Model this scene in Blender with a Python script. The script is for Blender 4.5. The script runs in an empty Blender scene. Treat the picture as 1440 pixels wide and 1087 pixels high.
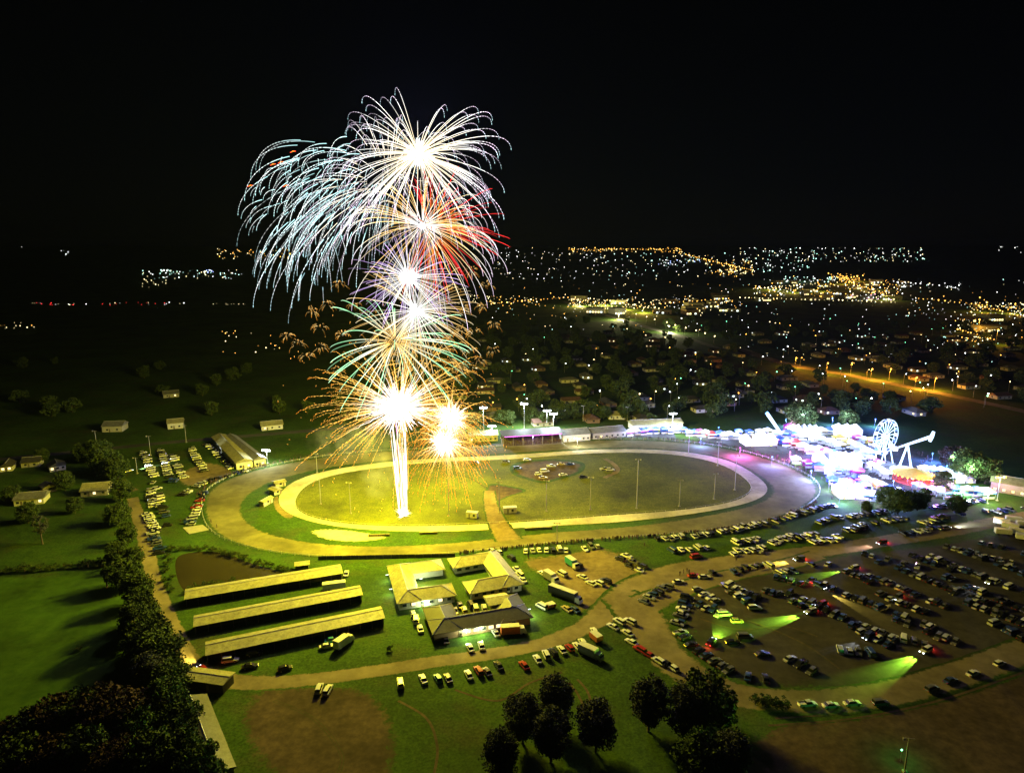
import bpy, math, random
import numpy as np
from mathutils import Vector, Matrix
rad = math.radians
R = random.Random(11)
sc = bpy.context.scene
C = sc.collection

# ---------------------------------------------------------------- camera
F, CX, CY, PITCH, H = 960.0, 720.0, 543.5, rad(11.65), 120.0     # drone at 120 m, 24 mm lens
cam_d = bpy.data.cameras.new('camera'); cam = bpy.data.objects.new('camera', cam_d); C.objects.link(cam)
cam.location = (0, 0, H); cam.rotation_euler = (math.pi/2 - PITCH, 0, 0)
cam_d.sensor_width = 36; cam_d.lens = 24; cam_d.clip_start = 1; cam_d.clip_end = 60000
sc.camera = cam

# ---------------------------------------------------------------- world: night sky and a faint moon
w = bpy.data.worlds.new('World'); sc.world = w; w.use_nodes = True
nt = w.node_tree; bg = nt.nodes['Background']
sky = nt.nodes.new('ShaderNodeTexSky'); sky.sky_type = 'NISHITA'; sky.sun_disc = False
sky.sun_elevation = rad(35); sky.sun_rotation = rad(200)
nt.links.new(sky.outputs[0], bg.inputs[0]); bg.inputs[1].default_value = 0.00012
sun_d = bpy.data.lights.new('moon', 'SUN'); sun_d.energy = 0.004; sun_d.angle = rad(0.5); sun_d.color = (0.8, 0.88, 1.0)
sun = bpy.data.objects.new('moon', sun_d); C.objects.link(sun)
sun.rotation_euler = (rad(55), 0, rad(-20))

vs = sc.view_settings
vs.view_transform = 'Standard'; vs.look = 'None'; vs.exposure = 0; vs.gamma = 1; vs.use_curve_mapping = False
cy = sc.cycles
cy.use_denoising = True; cy.max_bounces = 4; cy.diffuse_bounces = 2; cy.glossy_bounces = 2
cy.transparent_max_bounces = 8; cy.volume_bounces = 0; cy.sample_clamp_indirect = 2.0; cy.sample_clamp_direct = 0
cy.use_light_tree = True; cy.caustics_reflective = False; cy.caustics_refractive = False
cy.volume_step_rate = 4; cy.volume_max_steps = 64

# ---------------------------------------------------------------- pixel helpers (photo pixels -> ground)
cP, sP = math.cos(PITCH), math.sin(PITCH)
def ray(px, py):
    x = (px-CX)/F; y = (CY-py)/F
    return x, cP + y*sP, -sP + y*cP
def G(px, py, z=0.0):
    d = ray(px, py); t = (z-H)/d[2]
    return Vector((d[0]*t, d[1]*t, z))
def VP(px, py, Y):
    d = ray(px, py); t = Y/d[1]
    return Vector((d[0]*t, Y, H + d[2]*t))

# ---------------------------------------------------------------- object helpers
def link(o, parent=None):
    C.objects.link(o)
    if parent is not None: o.parent = parent
    return o
def tag(o, label, cat, group=None):
    o['label'] = label; o['category'] = cat
    if group: o['group'] = group
    return o
def thing(name, label, cat, loc=(0, 0, 0), rz=0.0, group=None):
    o = bpy.data.objects.new(name, None); o.empty_display_size = 0.5
    o.location = loc; o.rotation_euler = (0, 0, rz); link(o)
    return tag(o, label, cat, group)
class MB:
    def __init__(s): s.v = []; s.f = []; s.m = []; s.col = []
    def add(s, vs_, fs_, mi=0, col=None):
        n = len(s.v); s.v += [tuple(q) for q in vs_]; s.f += [tuple(i+n for i in f) for f in fs_]; s.m += [mi]*len(fs_)
        if col is not None: s.col += [col]*len(vs_)
        return s
    def box(s, x0, x1, y0, y1, z0, z1, mi=0, M=None, col=None):
        v = [(x0,y0,z0),(x1,y0,z0),(x1,y1,z0),(x0,y1,z0),(x0,y0,z1),(x1,y0,z1),(x1,y1,z1),(x0,y1,z1)]
        if M is not None: v = [tuple(M @ Vector(q)) for q in v]
        return s.add(v, [(3,2,1,0),(4,5,6,7),(0,1,5,4),(1,2,6,5),(2,3,7,6),(3,0,4,7)], mi, col)
    def tube(s, pts, radii, n=5, mi=0, cols=None, caps=True):
        pts = [Vector(p) for p in pts]; base = len(s.v); k = len(pts)
        for i, p in enumerate(pts):
            t = (pts[min(i+1, k-1)] - pts[max(i-1, 0)])
            t = t.normalized() if t.length > 1e-9 else Vector((0, 0, 1))
            a = t.cross(Vector((0, 0, 1)) if abs(t.z) < 0.9 else Vector((1, 0, 0))).normalized(); b = t.cross(a)
            for j in range(n):
                th = 2*math.pi*j/n
                s.v.append(tuple(p + (a*math.cos(th) + b*math.sin(th))*radii[i]))
                if cols is not None: s.col.append(cols[i])
        for i in range(k-1):
            for j in range(n):
                j2 = (j+1) % n
                s.f.append((base+i*n+j, base+i*n+j2, base+(i+1)*n+j2, base+(i+1)*n+j)); s.m.append(mi)
        if caps:
            s.f.append(tuple(base+j for j in reversed(range(n)))); s.m.append(mi)
            s.f.append(tuple(base+(k-1)*n+j for j in range(n))); s.m.append(mi)
        return s
    def disc(s, c, r, h, n=12, mi=0, axis='z'):
        v = []
        for z in (0, h):
            for j in range(n):
                th = 2*math.pi*j/n; p = (r*math.cos(th), r*math.sin(th), z)
                if axis == 'y': p = (p[0], p[2], p[1])
                v.append((c[0]+p[0], c[1]+p[1], c[2]+p[2]))
        fs = [tuple(range(n)), tuple(n+j for j in range(n))] + [(j, (j+1) % n, n+(j+1) % n, n+j) for j in range(n)]
        return s.add(v, fs, mi)
    def cone(s, c, r, z0, z1, n=12, mi=0, r2=0.0):
        v = [(c[0]+r*math.cos(2*math.pi*j/n), c[1]+r*math.sin(2*math.pi*j/n), z0) for j in range(n)]
        v += [(c[0]+r2*math.cos(2*math.pi*j/n), c[1]+r2*math.sin(2*math.pi*j/n), z1) for j in range(n)]
        return s.add(v, [(j, (j+1) % n, n+(j+1) % n, n+j) for j in range(n)] + [tuple(n+j for j in range(n))], mi)
    def ball(s, c, r, mi=0, col=None, n=1):
        o = [(0,0,1),(1,0,0),(0,1,0),(-1,0,0),(0,-1,0),(0,0,-1)]
        return s.add([(c[0]+q[0]*r, c[1]+q[1]*r, c[2]+q[2]*r) for q in o], [(0,1,2),(0,2,3),(0,3,4),(0,4,1),(5,2,1),(5,3,2),(5,4,3),(5,1,4)], mi, col)
    def mesh(s, name, mats, smooth=False):
        me = bpy.data.meshes.new(name); me.from_pydata(s.v, [], s.f)
        for m in mats: me.materials.append(m)
        if len(mats) > 1: me.polygons.foreach_set('material_index', s.m)
        if s.col and len(s.col) == len(s.v):
            ca = me.color_attributes.new('Col', 'FLOAT_COLOR', 'POINT')
            ca.data.foreach_set('color', np.array([(c[0], c[1], c[2], 1.0) for c in s.col], dtype=np.float32).ravel())
        if smooth: me.polygons.foreach_set('use_smooth', [True]*len(me.polygons))
        me.validate(); me.update(); return me
    def obj(s, name, mats, parent=None, smooth=False):
        if not isinstance(mats, (list, tuple)): mats = [mats]
        return link(bpy.data.objects.new(name, s.mesh(name, mats, smooth)), parent)
def inst(name, me, parent=None, loc=None, rz=0.0, scale=None):
    o = bpy.data.objects.new(name, me)
    if loc is not None: o.location = loc
    o.rotation_euler = (0, 0, rz)
    if scale is not None: o.scale = scale if isinstance(scale, (tuple, list)) else (scale,)*3
    return link(o, parent)
def struct(o): o['kind'] = 'structure'; return o
def point(name, loc, power, col, r=0.5, parent=None):
    d = bpy.data.lights.new(name, 'POINT'); d.energy = power; d.color = col; d.shadow_soft_size = r
    o = bpy.data.objects.new(name, d); o.location = loc; link(o, parent); return o
def spot(name, loc, target, power, col, angle, blend=0.5, r=0.1, parent=None):
    d = bpy.data.lights.new(name, 'SPOT'); d.energy = power; d.color = col; d.spot_size = rad(angle); d.spot_blend = blend; d.shadow_soft_size = r
    o = bpy.data.objects.new(name, d); o.location = loc
    o.rotation_euler = (Vector(target)-Vector(loc)).to_track_quat('-Z', 'Y').to_euler(); link(o, parent); return o

# ---------------------------------------------------------------- materials
def new_mat(name):
    m = bpy.data.materials.new(name); m.use_nodes = True
    return m, m.node_tree, m.node_tree.nodes['Principled BSDF']
def noise_col(t, c1, c2, scale, coord='Object', detail=5, lo=0.35, hi=0.65, rough=0.6):
    N = t.nodes; tc = N.new('ShaderNodeTexCoord'); n = N.new('ShaderNodeTexNoise')
    n.inputs['Scale'].default_value = scale; n.inputs['Detail'].default_value = detail; n.inputs['Roughness'].default_value = rough
    t.links.new(tc.outputs[coord], n.inputs['Vector'])
    r = N.new('ShaderNodeValToRGB'); r.color_ramp.elements[0].position = lo; r.color_ramp.elements[1].position = hi
    r.color_ramp.elements[0].color = (*c1, 1); r.color_ramp.elements[1].color = (*c2, 1)
    t.links.new(n.outputs['Fac'], r.inputs['Fac']); return r.outputs['Color'], n
def mixc(t, fac, a, b, mode='MIX'):
    m = t.nodes.new('ShaderNodeMix'); m.data_type = 'RGBA'; m.blend_type = mode
    for sck, val in ((m.inputs[0], fac), (m.inputs[6], a), (m.inputs[7], b)):
        if isinstance(val, (int, float)): sck.default_value = val
        elif isinstance(val, tuple): sck.default_value = (*val, 1)
        else: t.links.new(val, sck)
    return m.outputs[2]
def mat(name, c1, c2=None, scale=1.0, rough=0.8, metal=0.0, bump=0.0, coat=0.0):
    m, t, b = new_mat(name)
    c2 = c2 or tuple(x*0.8 for x in c1)
    col, n = noise_col(t, c1, c2, scale)
    t.links.new(col, b.inputs['Base Color']); b.inputs['Roughness'].default_value = rough; b.inputs['Metallic'].default_value = metal
    if coat: b.inputs['Coat Weight'].default_value = coat
    if bump:
        bp = t.nodes.new('ShaderNodeBump'); bp.inputs['Strength'].default_value = bump; t.links.new(n.outputs['Fac'], bp.inputs['Height']); t.links.new(bp.outputs[0], b.inputs['Normal'])
    return m
GRASS = ((0.020, 0.056, 0.008), (0.052, 0.105, 0.014))
def grass_nodes(t, g=GRASS):
    big, _ = noise_col(t, (0.55, 0.55, 0.55), (1.25, 1.2, 1.1), 0.02, detail=6)
    mid, _ = noise_col(t, g[0], g[1], 0.35, detail=8, lo=0.3, hi=0.7, rough=0.7)
    fine, _ = noise_col(t, (0.45, 0.5, 0.45), (1.4, 1.35, 1.3), 1.3, detail=6, lo=0.35, hi=0.65, rough=0.75)
    brn, bn = noise_col(t, (0, 0, 0), (1, 1, 1), 0.045, detail=7, lo=0.5, hi=0.72, rough=0.7)
    mid = mixc(t, brn, mid, (0.055, 0.062, 0.025))
    return mixc(t, 1.0, mixc(t, 1.0, mid, big, 'MULTIPLY'), fine, 'MULTIPLY')
def ground_mat(name, c1=None, c2=None, scale=0.3, edge=True, g=GRASS, tracks=0.0):
    """bare surface c1..c2 fading through ragged noise into grass at the sheet's own edge"""
    m, t, b = new_mat(name); gr = grass_nodes(t, g)
    if c1 is None: col = gr
    else:
        d, _ = noise_col(t, c1, c2, scale, detail=8, lo=0.3, hi=0.7, rough=0.7)
        d2, _ = noise_col(t, (0.6, 0.6, 0.6), (1.2, 1.2, 1.2), 0.05)
        d = mixc(t, 1.0, d, d2, 'MULTIPLY')
        if edge:
            at = t.nodes.new('ShaderNodeAttribute'); at.attribute_name = 'edge'
            nz, nn = noise_col(t, (0, 0, 0), (1, 1, 1), 0.5, detail=7, lo=0.25, hi=0.75, rough=0.7)
            m1 = t.nodes.new('ShaderNodeMath'); m1.operation = 'MULTIPLY_ADD'; m1.inputs[1].default_value = 0.9; t.links.new(nz, m1.inputs[0]); t.links.new(at.outputs['Fac'], m1.inputs[2])
            m2 = t.nodes.new('ShaderNodeMath'); m2.operation = 'MULTIPLY_ADD'; m2.inputs[1].default_value = 3.0; m2.inputs[2].default_value = -2.2; t.links.new(m1.outputs[0], m2.inputs[0])
            cl = t.nodes.new('ShaderNodeClamp'); t.links.new(m2.outputs[0], cl.inputs[0])
            col = mixc(t, cl.outputs[0], gr, d)
        else: col = d
    t.links.new(col, b.inputs['Base Color']); b.inputs['Roughness'].default_value = 0.95
    b.inputs['Specular IOR Level'].default_value = 0.15
    return m
def emis(name, col, strength, sampled=False):
    m = bpy.data.materials.new(name); m.use_nodes = True; t = m.node_tree
    for n in list(t.nodes): t.nodes.remove(n)
    o = t.nodes.new('ShaderNodeOutputMaterial'); e = t.nodes.new('ShaderNodeEmission')
    if col is None:
        a = t.nodes.new('ShaderNodeAttribute'); a.attribute_name = 'Col'; t.links.new(a.outputs['Color'], e.inputs[0])
    else: e.inputs[0].default_value = (*col, 1)
    e.inputs[1].default_value = strength; t.links.new(e.outputs[0], o.inputs[0])
    if not sampled: m.cycles.emission_sampling = 'NONE'
    return m
def roof_mat(name, c, pitch=0.6):
    """ribbed sheet iron"""
    m, t, b = new_mat(name); col, _ = noise_col(t, c, tuple(x*0.7 for x in c), 0.4)
    st, sn = noise_col(t, (.55,.5,.45), (1.1,1.1,1.1), 1.0, detail=6, lo=.3, hi=.6, rough=.75); sn.inputs['Distortion'].default_value = .6; col = mixc(t, 1.0, col, st, 'MULTIPLY')
    t.links.new(col, b.inputs['Base Color']); b.inputs['Roughness'].default_value = 0.6; b.inputs['Metallic'].default_value = 0.1
    tc = t.nodes.new('ShaderNodeTexCoord'); wv = t.nodes.new('ShaderNodeTexWave'); wv.inputs['Scale'].default_value = pitch
    t.links.new(tc.outputs['Object'], wv.inputs['Vector'])
    bp = t.nodes.new('ShaderNodeBump'); bp.inputs['Strength'].default_value = 0.4; t.links.new(wv.outputs['Fac'], bp.inputs['Height']); t.links.new(bp.outputs[0], b.inputs['Normal'])
    return m
M = dict(
    wall=mat('pale_board', (0.42, 0.40, 0.34)), wallw=mat('white_wall', (0.62, 0.61, 0.57)), brick=mat('brick_wall', (0.24, 0.15, 0.10)),
    dwall=mat('dark_timber', (0.045, 0.04, 0.035), (0.02, 0.02, 0.02), 3), concrete=mat('concrete', (0.36, 0.34, 0.30), scale=0.5),
    roofy=roof_mat('pale_sheet_roof', (0.36, 0.34, 0.17)), roofg=roof_mat('grey_sheet_roof', (0.22, 0.22, 0.21)), roofd=roof_mat('dark_sheet_roof', (0.075, 0.072, 0.075)),
    roofr=roof_mat('brown_tile_roof', (0.16, 0.09, 0.07)), ridge=mat('ridge_metal', (0.6, 0.6, 0.56), rough=0.5),
    wood=mat('grey_timber', (0.20, 0.17, 0.13), (0.11, 0.09, 0.07), 2), white=mat('white_paint', (0.75, 0.75, 0.72), rough=0.5), rail=mat('rail_white', (0.6, 0.6, 0.56)),
    steel=mat('galvanised_steel', (0.38, 0.38, 0.38), rough=0.5, metal=0.4), black=mat('black_metal', (0.02, 0.02, 0.02), rough=0.5),
    tyre=mat('tyre_rubber', (0.015, 0.015, 0.015), rough=0.9), glass=mat('car_glass', (0.012, 0.014, 0.016), rough=0.08),
    pane=mat('window_glass', (0.03, 0.035, 0.04), rough=0.1), bark=mat('bark', (0.10, 0.075, 0.05), (0.05, 0.04, 0.03), 3),
    canvas=mat('white_canvas', (0.78, 0.78, 0.78), (0.7, 0.7, 0.72), 0.5), cblue=mat('blue_canvas', (0.08, 0.16, 0.55)), cmag=mat('magenta_panel', (0.55, 0.08, 0.45)),
    cred=mat('red_canvas', (0.55, 0.06, 0.05)), cyel=mat('yellow_canvas', (0.7, 0.5, 0.08)),
    seat=mat('seat_planks', (0.16, 0.14, 0.13)), hl=mat('headlight_glass', (0.7, 0.7, 0.7), rough=0.1), tl=mat('taillight_red', (0.4, 0.01, 0.01), rough=0.2),
    orange=mat('orange_paint', (0.55, 0.13, 0.02)), trailgrey=mat('trailer_grey', (0.25, 0.25, 0.24)))
E_ = dict(white=emis('lamp_white', (0.85, 0.95, 1.0), 14), warm=emis('lamp_warm', (1.0, 0.72, 0.3), 9), orange=emis('lamp_orange', (1.0, 0.45, 0.06), 9),
    green=emis('lamp_green', (0.2, 1.0, 0.45), 7), blue=emis('lamp_blue', (0.12, 0.3, 1.0), 9), mag=emis('lamp_magenta', (1.0, 0.15, 0.9), 6), red=emis('lamp_red', (1.0, 0.04, 0.03), 6),
    win=emis('lit_window_warm', (1.0, 0.75, 0.38), 2.2), winw=emis('lit_window_white', (0.85, 1.0, 0.9), 2.4), attr=emis('far_lamp_glow', None, 5.0), spark=emis('burning_spark', None, 2.2), core=emis('burst_fire', None, 6.0),
    led=emis('led_tube_white', (0.55, 0.74, 1.0), 3.2), yel=emis('lit_counter_yellow', (1.0, 0.85, 0.3), 3))
#===PART2===
# ================================================================ THE SETTING
def set_edge(me, vals):
    a = me.attributes.new('edge', 'FLOAT', 'POINT'); a.data.foreach_set('value', np.array(vals, dtype=np.float32))
def catmull(pts, per=8, closed=False):
    out = []; n = len(pts); pts = [Vector(p) for p in pts]
    rng = range(n if closed else n-1)
    for i in rng:
        g = (lambda k: pts[k % n]) if closed else (lambda k: pts[max(0, min(n-1, k))])
        p0, p1, p2, p3 = g(i-1), g(i), g(i+1), g(i+2)
        for s in range(per):
            t = s/per
            out.append(0.5*((2*p1) + (p2-p0)*t + (2*p0-5*p1+4*p2-p3)*t*t + (3*p1-p0-3*p2+p3)*t*t*t))
    if not closed: out.append(pts[-1])
    return out
def ribbon(name, pix, width, m, z, ends=1.0):
    c = catmull([G(*p[:2]) for p in pix], 10); ws = [p[2] if len(p) > 2 else width for p in pix]
    n = len(c); v = []; f = []; e = []; rr = random.Random(len(name)+int(width*10))
    for i, p in enumerate(c):
        t = c[min(i+1, n-1)]-c[max(i-1, 0)]; t.z = 0; t.normalize(); nrm = Vector((-t.y, t.x, 0))
        u = i/(n-1)*(len(ws)-1); k = min(int(u), len(ws)-2); wd = (ws[k]*(1-(u-k)) + ws[k+1]*(u-k))*0.62
        for s, ed in ((-1, 0), (-0.6, 1), (0, 1), (0.6, 1), (1, 0)):
            q = p + nrm*wd*(s + rr.uniform(-.05, .05)); v.append((q.x, q.y, z)); e.append(ed)
        if i:
            a = (i-1)*5; b = i*5
            f += [(a+j, a+j+1, b+j+1, b+j) for j in range(4)]
    me = bpy.data.meshes.new(name); me.from_pydata(v, [], f); set_edge(me, e); me.materials.append(m)
    return struct(link(bpy.data.objects.new(name, me)))
def patch(name, pix, m, z, inner=0.72):
    c = catmull([G(*p) for p in pix], 6, True); ctr = sum(c, Vector())/len(c); n = len(c)
    v = []; e = []
    for s, ed in ((1.06, 0), (inner, 1)):
        for p in c: q = ctr+(p-ctr)*s; v.append((q.x, q.y, z)); e.append(ed)
    v.append((ctr.x, ctr.y, z)); e.append(1)
    f = [(j, (j+1) % n, n+(j+1) % n, n+j) for j in range(n)] + [(n+j, n+(j+1) % n, 2*n) for j in range(n)]
    me = bpy.data.meshes.new(name); me.from_pydata(v, [], f); set_edge(me, e); me.materials.append(m)
    return struct(link(bpy.data.objects.new(name, me)))

# ground sheet out to the horizon
g = MB(); xs = [-16000, -4000, -1200, -400, 0, 400, 1200, 4000, 16000]; ys = [-300, 0, 200, 400, 800, 2000, 6000, 15000, 32000]
g.v = [(x, y, 0) for y in ys for x in xs]; nx = len(xs)
g.f = [(j*nx+i, j*nx+i+1, (j+1)*nx+i+1, (j+1)*nx+i) for j in range(len(ys)-1) for i in range(nx-1)]; g.m = [0]*len(g.f)
struct(g.obj('ground', ground_mat('grass_ground')))

TC = (G(287, 715)+G(1147, 692))*0.5; TC = Vector((3.0, 327.0, 0))
def radial_fit(pix, order=7):
    th = []; rr = []
    for p in pix:
        q = G(*p)-TC; th.append(math.atan2(q.y/0.55, q.x)); rr.append(math.hypot(q.x, q.y/0.55))
    def basis(t): return np.array([1.0] + [f_(k*t) for k in range(1, order+1) for f_ in (math.cos, math.sin)])
    A = np.array([basis(t) for t in th]); reg = np.diag([0] + [0.004*k**3 for k in range(1, order+1) for _ in (0, 1)])
    co = np.linalg.solve(A.T@A + reg, A.T@np.array(rr))
    def fn(t, off=0.0):
        r = float(basis(t)@co); return Vector((TC.x+r*math.cos(t), TC.y+0.55*r*math.sin(t), 0))
    return fn
outer = radial_fit([(447,644),(390,654),(350,665),(315,677),(294,697),(287,720),(297,740),(322,755),(360,770),(415,780),(450,783),(520,783),(597,780),(700,771),(800,762),(875,756),(922,752),(1015,742),(1077,732),(1122,715),(1144,700),(1145,685),(1130,667),(1090,650),(1040,636),(990,626),(940,621),(877,618),(800,622),(712,628),(580,633),(510,638)])
outer_in = radial_fit([(336,715),(342,728),(360,740),(395,755),(440,765),(520,768),(597,766),(700,757),(775,749),(840,745),(940,733),(1015,722),(1065,708),(1085,690),(1078,675),(1043,654),(990,639),(915,630),(840,631),(760,635),(660,640),(580,645),(505,651),(445,661),(390,675),(360,690),(342,702)])
pale_out = radial_fit([(391,705),(395,715),(410,722),(430,731),(477,741),(540,747),(600,747),(700,744),(775,740),(840,736),(940,727),(1015,716),(1065,702),(1078,690),(1072,675),(1040,655),(990,640),(915,631.5),(840,632.5),(760,637),(660,642),(580,647),(515,653),(465,661),(430,671),(400,687)])
pale_in = radial_fit([(415,700),(420,715),(440,727),(490,737),(590,740),(600,739),(700,736),(840,726),(965,716),(1025,707),(1050,695),(1056,687),(1047,672),(1015,655),(965,642),(890,636),(840,638),(760,643),(660,648),(580,653),(490,664),(452,674),(430,685)])
def ring(name, fi, fo, m, z, n=220, soft=0.06):
    v = []; e = []; f = []
    for i in range(n):
        t = 2*math.pi*i/n; a = fi(t); b = fo(t)
        for s, ed in ((0-soft, 0), (soft*2, 1), (0.5, 1), (1-soft*2, 1), (1+soft, 0)):
            q = a+(b-a)*s; v.append((q.x, q.y, z)); e.append(ed)
    for i in range(n):
        a = i*5; b = ((i+1) % n)*5
        f += [(a+j, a+j+1, b+j+1, b+j) for j in range(4)]
    me = bpy.data.meshes.new(name); me.from_pydata(v, [], f); set_edge(me, e); me.materials.append(m)
    return struct(link(bpy.data.objects.new(name, me)))
dirt_t = ground_mat('track_dirt', (0.115, 0.104, 0.045), (0.175, 0.158, 0.075), 0.25)
sand = ground_mat('pale_track_sand', (0.42, 0.38, 0.32), (0.55, 0.50, 0.43), 0.4)
road_d = ground_mat('road_dirt', (0.15, 0.12, 0.075), (0.23, 0.185, 0.12), 0.3)
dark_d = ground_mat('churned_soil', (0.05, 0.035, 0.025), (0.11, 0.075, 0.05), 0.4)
hwy = ground_mat('pale_concrete_road', (0.16, 0.155, 0.145), (0.22, 0.21, 0.20), 0.4)
lot_d = ground_mat('trampled_turf', (0.035, 0.033, 0.026), (0.07, 0.06, 0.05), 0.3)
tan_d = ground_mat('worn_earth', (0.15, 0.11, 0.06), (0.22, 0.17, 0.10), 0.4)
asph = ground_mat('asphalt', (0.06, 0.058, 0.056), (0.085, 0.083, 0.08), 0.6)
n = 160; v = [(TC.x, TC.y, 0.03)] + [tuple(pale_in(2*math.pi*i/n)+Vector((0, 0, 0.03))) for i in range(n)]
inf = MB(); inf.add(v, [(0, 1+i, 1+(i+1) % n) for i in range(n)])
struct(inf.obj('infield', ground_mat('infield_grass', g=((0.075, 0.092, 0.014), (0.14, 0.15, 0.028)))))
ring('outer_track', outer_in, outer, dirt_t, 0.06)
ring('pale_track', pale_in, pale_out, sand, 0.10, soft=0.03)
# infield soil and paths
patch('churned_pad', [(722,655),(745,648),(790,647),(818,652),(815,664),(790,672),(765,678),(740,673),(722,665)], dark_d, 0.08)
patch('soil_patch', [(688,682),(715,684),(738,690),(715,698),(692,708),(685,700)], dark_d, 0.08)
ribbon('infield_path', [(688,690,5),(690,710,6),(700,735,8),(708,748,9),(716,760,10)], 8, tan_d, 0.13)
ribbon('vehicle_track', [(850,645,3),(862,652,3),(868,662,3),(850,672,3)], 3, tan_d, 0.08)
patch('sand_apron', [(435,747),(470,744),(520,750),(545,757),(500,762),(455,758)], sand, 0.085)
patch('worn_turn', [(384,703),(390,697),(396,712),(413,726),(405,731),(388,718)], tan_d, 0.085)
# lanes and roads round the showground
ribbon('lane', [(186,700,5),(197,735,5),(207,775,5),(218,820,5),(235,868,5.5),(252,905,6),(270,937,7),(300,953,6.5),(360,960,6),(440,955,5.5),(530,943,5.5),(620,929,5.5),(700,918,5.5),(770,903,6),(825,880,7),(860,855,11),(900,828,15),(950,806,13),(1010,793,10),(1080,783,9),(1150,775,9),(1230,763,9),(1330,747,9),(1440,727,9),(1560,705,9)], 6, road_d, 0.05)
ribbon('ring_road', [(868,835,12),(895,858,15),(912,885,13),(935,918,12),(975,950,11),(1030,975,10),(1100,985,9),(1180,984,9),(1260,972,9),(1340,950,9),(1440,915,9),(1560,868,9)], 10, road_d, 0.055)
ribbon('ring_road_branch', [(905,850,12),(940,835,9),(985,820,8),(1040,806,7),(1100,795,7),(1150,780,7)], 8, road_d, 0.06)
patch('bare_yard', [(735,785),(790,778),(850,770),(900,790),(900,812),(860,840),(830,862),(800,850),(790,825),(770,815),(745,800)], tan_d, 0.045)
patch('bare_paddock', [(350,975),(420,962),(500,965),(540,990),(560,1040),(545,1110),(420,1120),(340,1040)], dark_d, 0.04)
patch('field_lot', [(950,860),(985,825),(1060,805),(1180,782),(1320,765),(1470,745),(1540,800),(1480,880),(1380,930),(1260,960),(1150,972),(1050,962),(985,930)], lot_d, 0.035, .86)
for i, tp in enumerate((((800,960),(812,975),(820,995),(818,1020)),((812,955),(826,972),(832,995),(830,1015)),((560,985),(600,1010),(615,1050),(610,1090)),((640,970),(700,985),(745,960),(790,945)),((1090,1010),(1200,1000),(1320,975),(1440,935)),((1080,1020),(1200,1010),(1320,985),(1440,945)),((985,870),(1040,885),(1100,880),(1150,895)),((1000,860),(1060,875),(1130,905),(1180,940)),((690,690),(660,672),(640,668)),((385,985),(440,1010),(480,1060),(470,1100)))): ribbon('tyre_track', tp, .7, dark_d, .046+i*.002)
patch('painted_falloff', [(1075,1030),(1200,1012),(1330,985),(1450,945),(1600,890),(1700,1000),(1600,1200),(1200,1220),(1030,1150)], dark_d, .03, .88)  # dark sheet added so the ground colour carries the light's falloff in this corner
patch('green_field', [(-120,815),(40,812),(165,806),(182,850),(188,905),(196,950),(130,1000),(20,1030),(-150,1040)], ground_mat('lush_grass', (0.024,0.066,0.006), (0.052,0.108,0.012), 0.3), .03, .9)
patch('lot_earth', [(250,668),(290,650),(330,662),(300,676),(262,684)], tan_d, 0.04)
patch('carnival_ground', [(960,612),(1060,612),(1200,610),(1330,640),(1350,680),(1260,705),(1190,705),(1150,665),(1080,640)], asph, 0.04)
ribbon('fence_walk', [(690,628,9),(800,617,10),(877,612,10),(950,614,10)], 8, asph, 0.045)
ribbon('farm_track', [(140,690),(165,682),(190,690)], 4, tan_d, 0.04)
ribbon('back_road', [(-60,652,7),(60,640,7),(180,628,7),(240,622,7),(360,612,7),(470,603,7),(560,597,7)], 7, asph, 0.04)
# highway and lit town streets
ribbon('highway', [(1040,490,14),(1075,503,14),(1130,517,15),(1190,527,11),(1260,541,11),(1330,555,11),(1420,574,11),(1560,606,11)], 11, hwy, 0.05)
ribbon('town_street', [(795,424,16),(830,436,16),(870,448,15),(905,459,14),(960,474,12),(1010,490,10)], 14, hwy, 0.05)
# pond
pond = patch('pond', [(250,795),(262,780),(310,778),(352,793),(392,806),(350,812),(300,828),(262,828)], mat('muddy_water', (0.035, 0.03, 0.016), (0.026, 0.022, 0.012), 0.1, rough=0.25), 0.03)
# concrete slab by the track
slab = MB(); cs = [G(257,742), G(285,738), G(294,745), G(266,751)]
slab.add([(p.x, p.y, 0.02) for p in cs]+[(p.x, p.y, 0.15) for p in cs], [(4,5,6,7),(0,1,5,4),(1,2,6,5),(2,3,7,6),(3,0,4,7)])
tag(slab.obj('concrete_slab', M['concrete']), 'pale concrete slab lying beside the outer bend of the track', 'slab')

# ================================================================ FENCE
fn = thing('track_fence', 'long post and rail fence following the outer edge of the dirt track', 'fence')
NP = 170
fp = [outer(2*math.pi*i/NP) for i in range(NP)]; fp = [TC+(p-TC)*1.012 for p in fp]
rl = MB()
for zr in (0.55, 1.05): rl.tube([(p.x, p.y, zr) for p in fp+[fp[0]]], [0.05]*(NP+1), 4)
rl.obj('rail', M['rail'], fn)
pm = MB().box(-.07, .07, -.07, .07, 0, 1.2).mesh('post', [M['rail']])
for p in fp: inst('post', pm, fn, p)
fn2 = thing('inner_rail', 'low white running rail around the inside of the pale track', 'fence')
ip = [pale_in(2*math.pi*i/120) for i in range(120)]; rl = MB(); rl.tube([(p.x, p.y, 0.8) for p in ip+[ip[0]]], [0.06]*121, 4); rl.obj('rail', M['rail'], fn2)
for p in ip: inst('post', pm, fn2, p, scale=(0.7, 0.7, 0.7))
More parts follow.
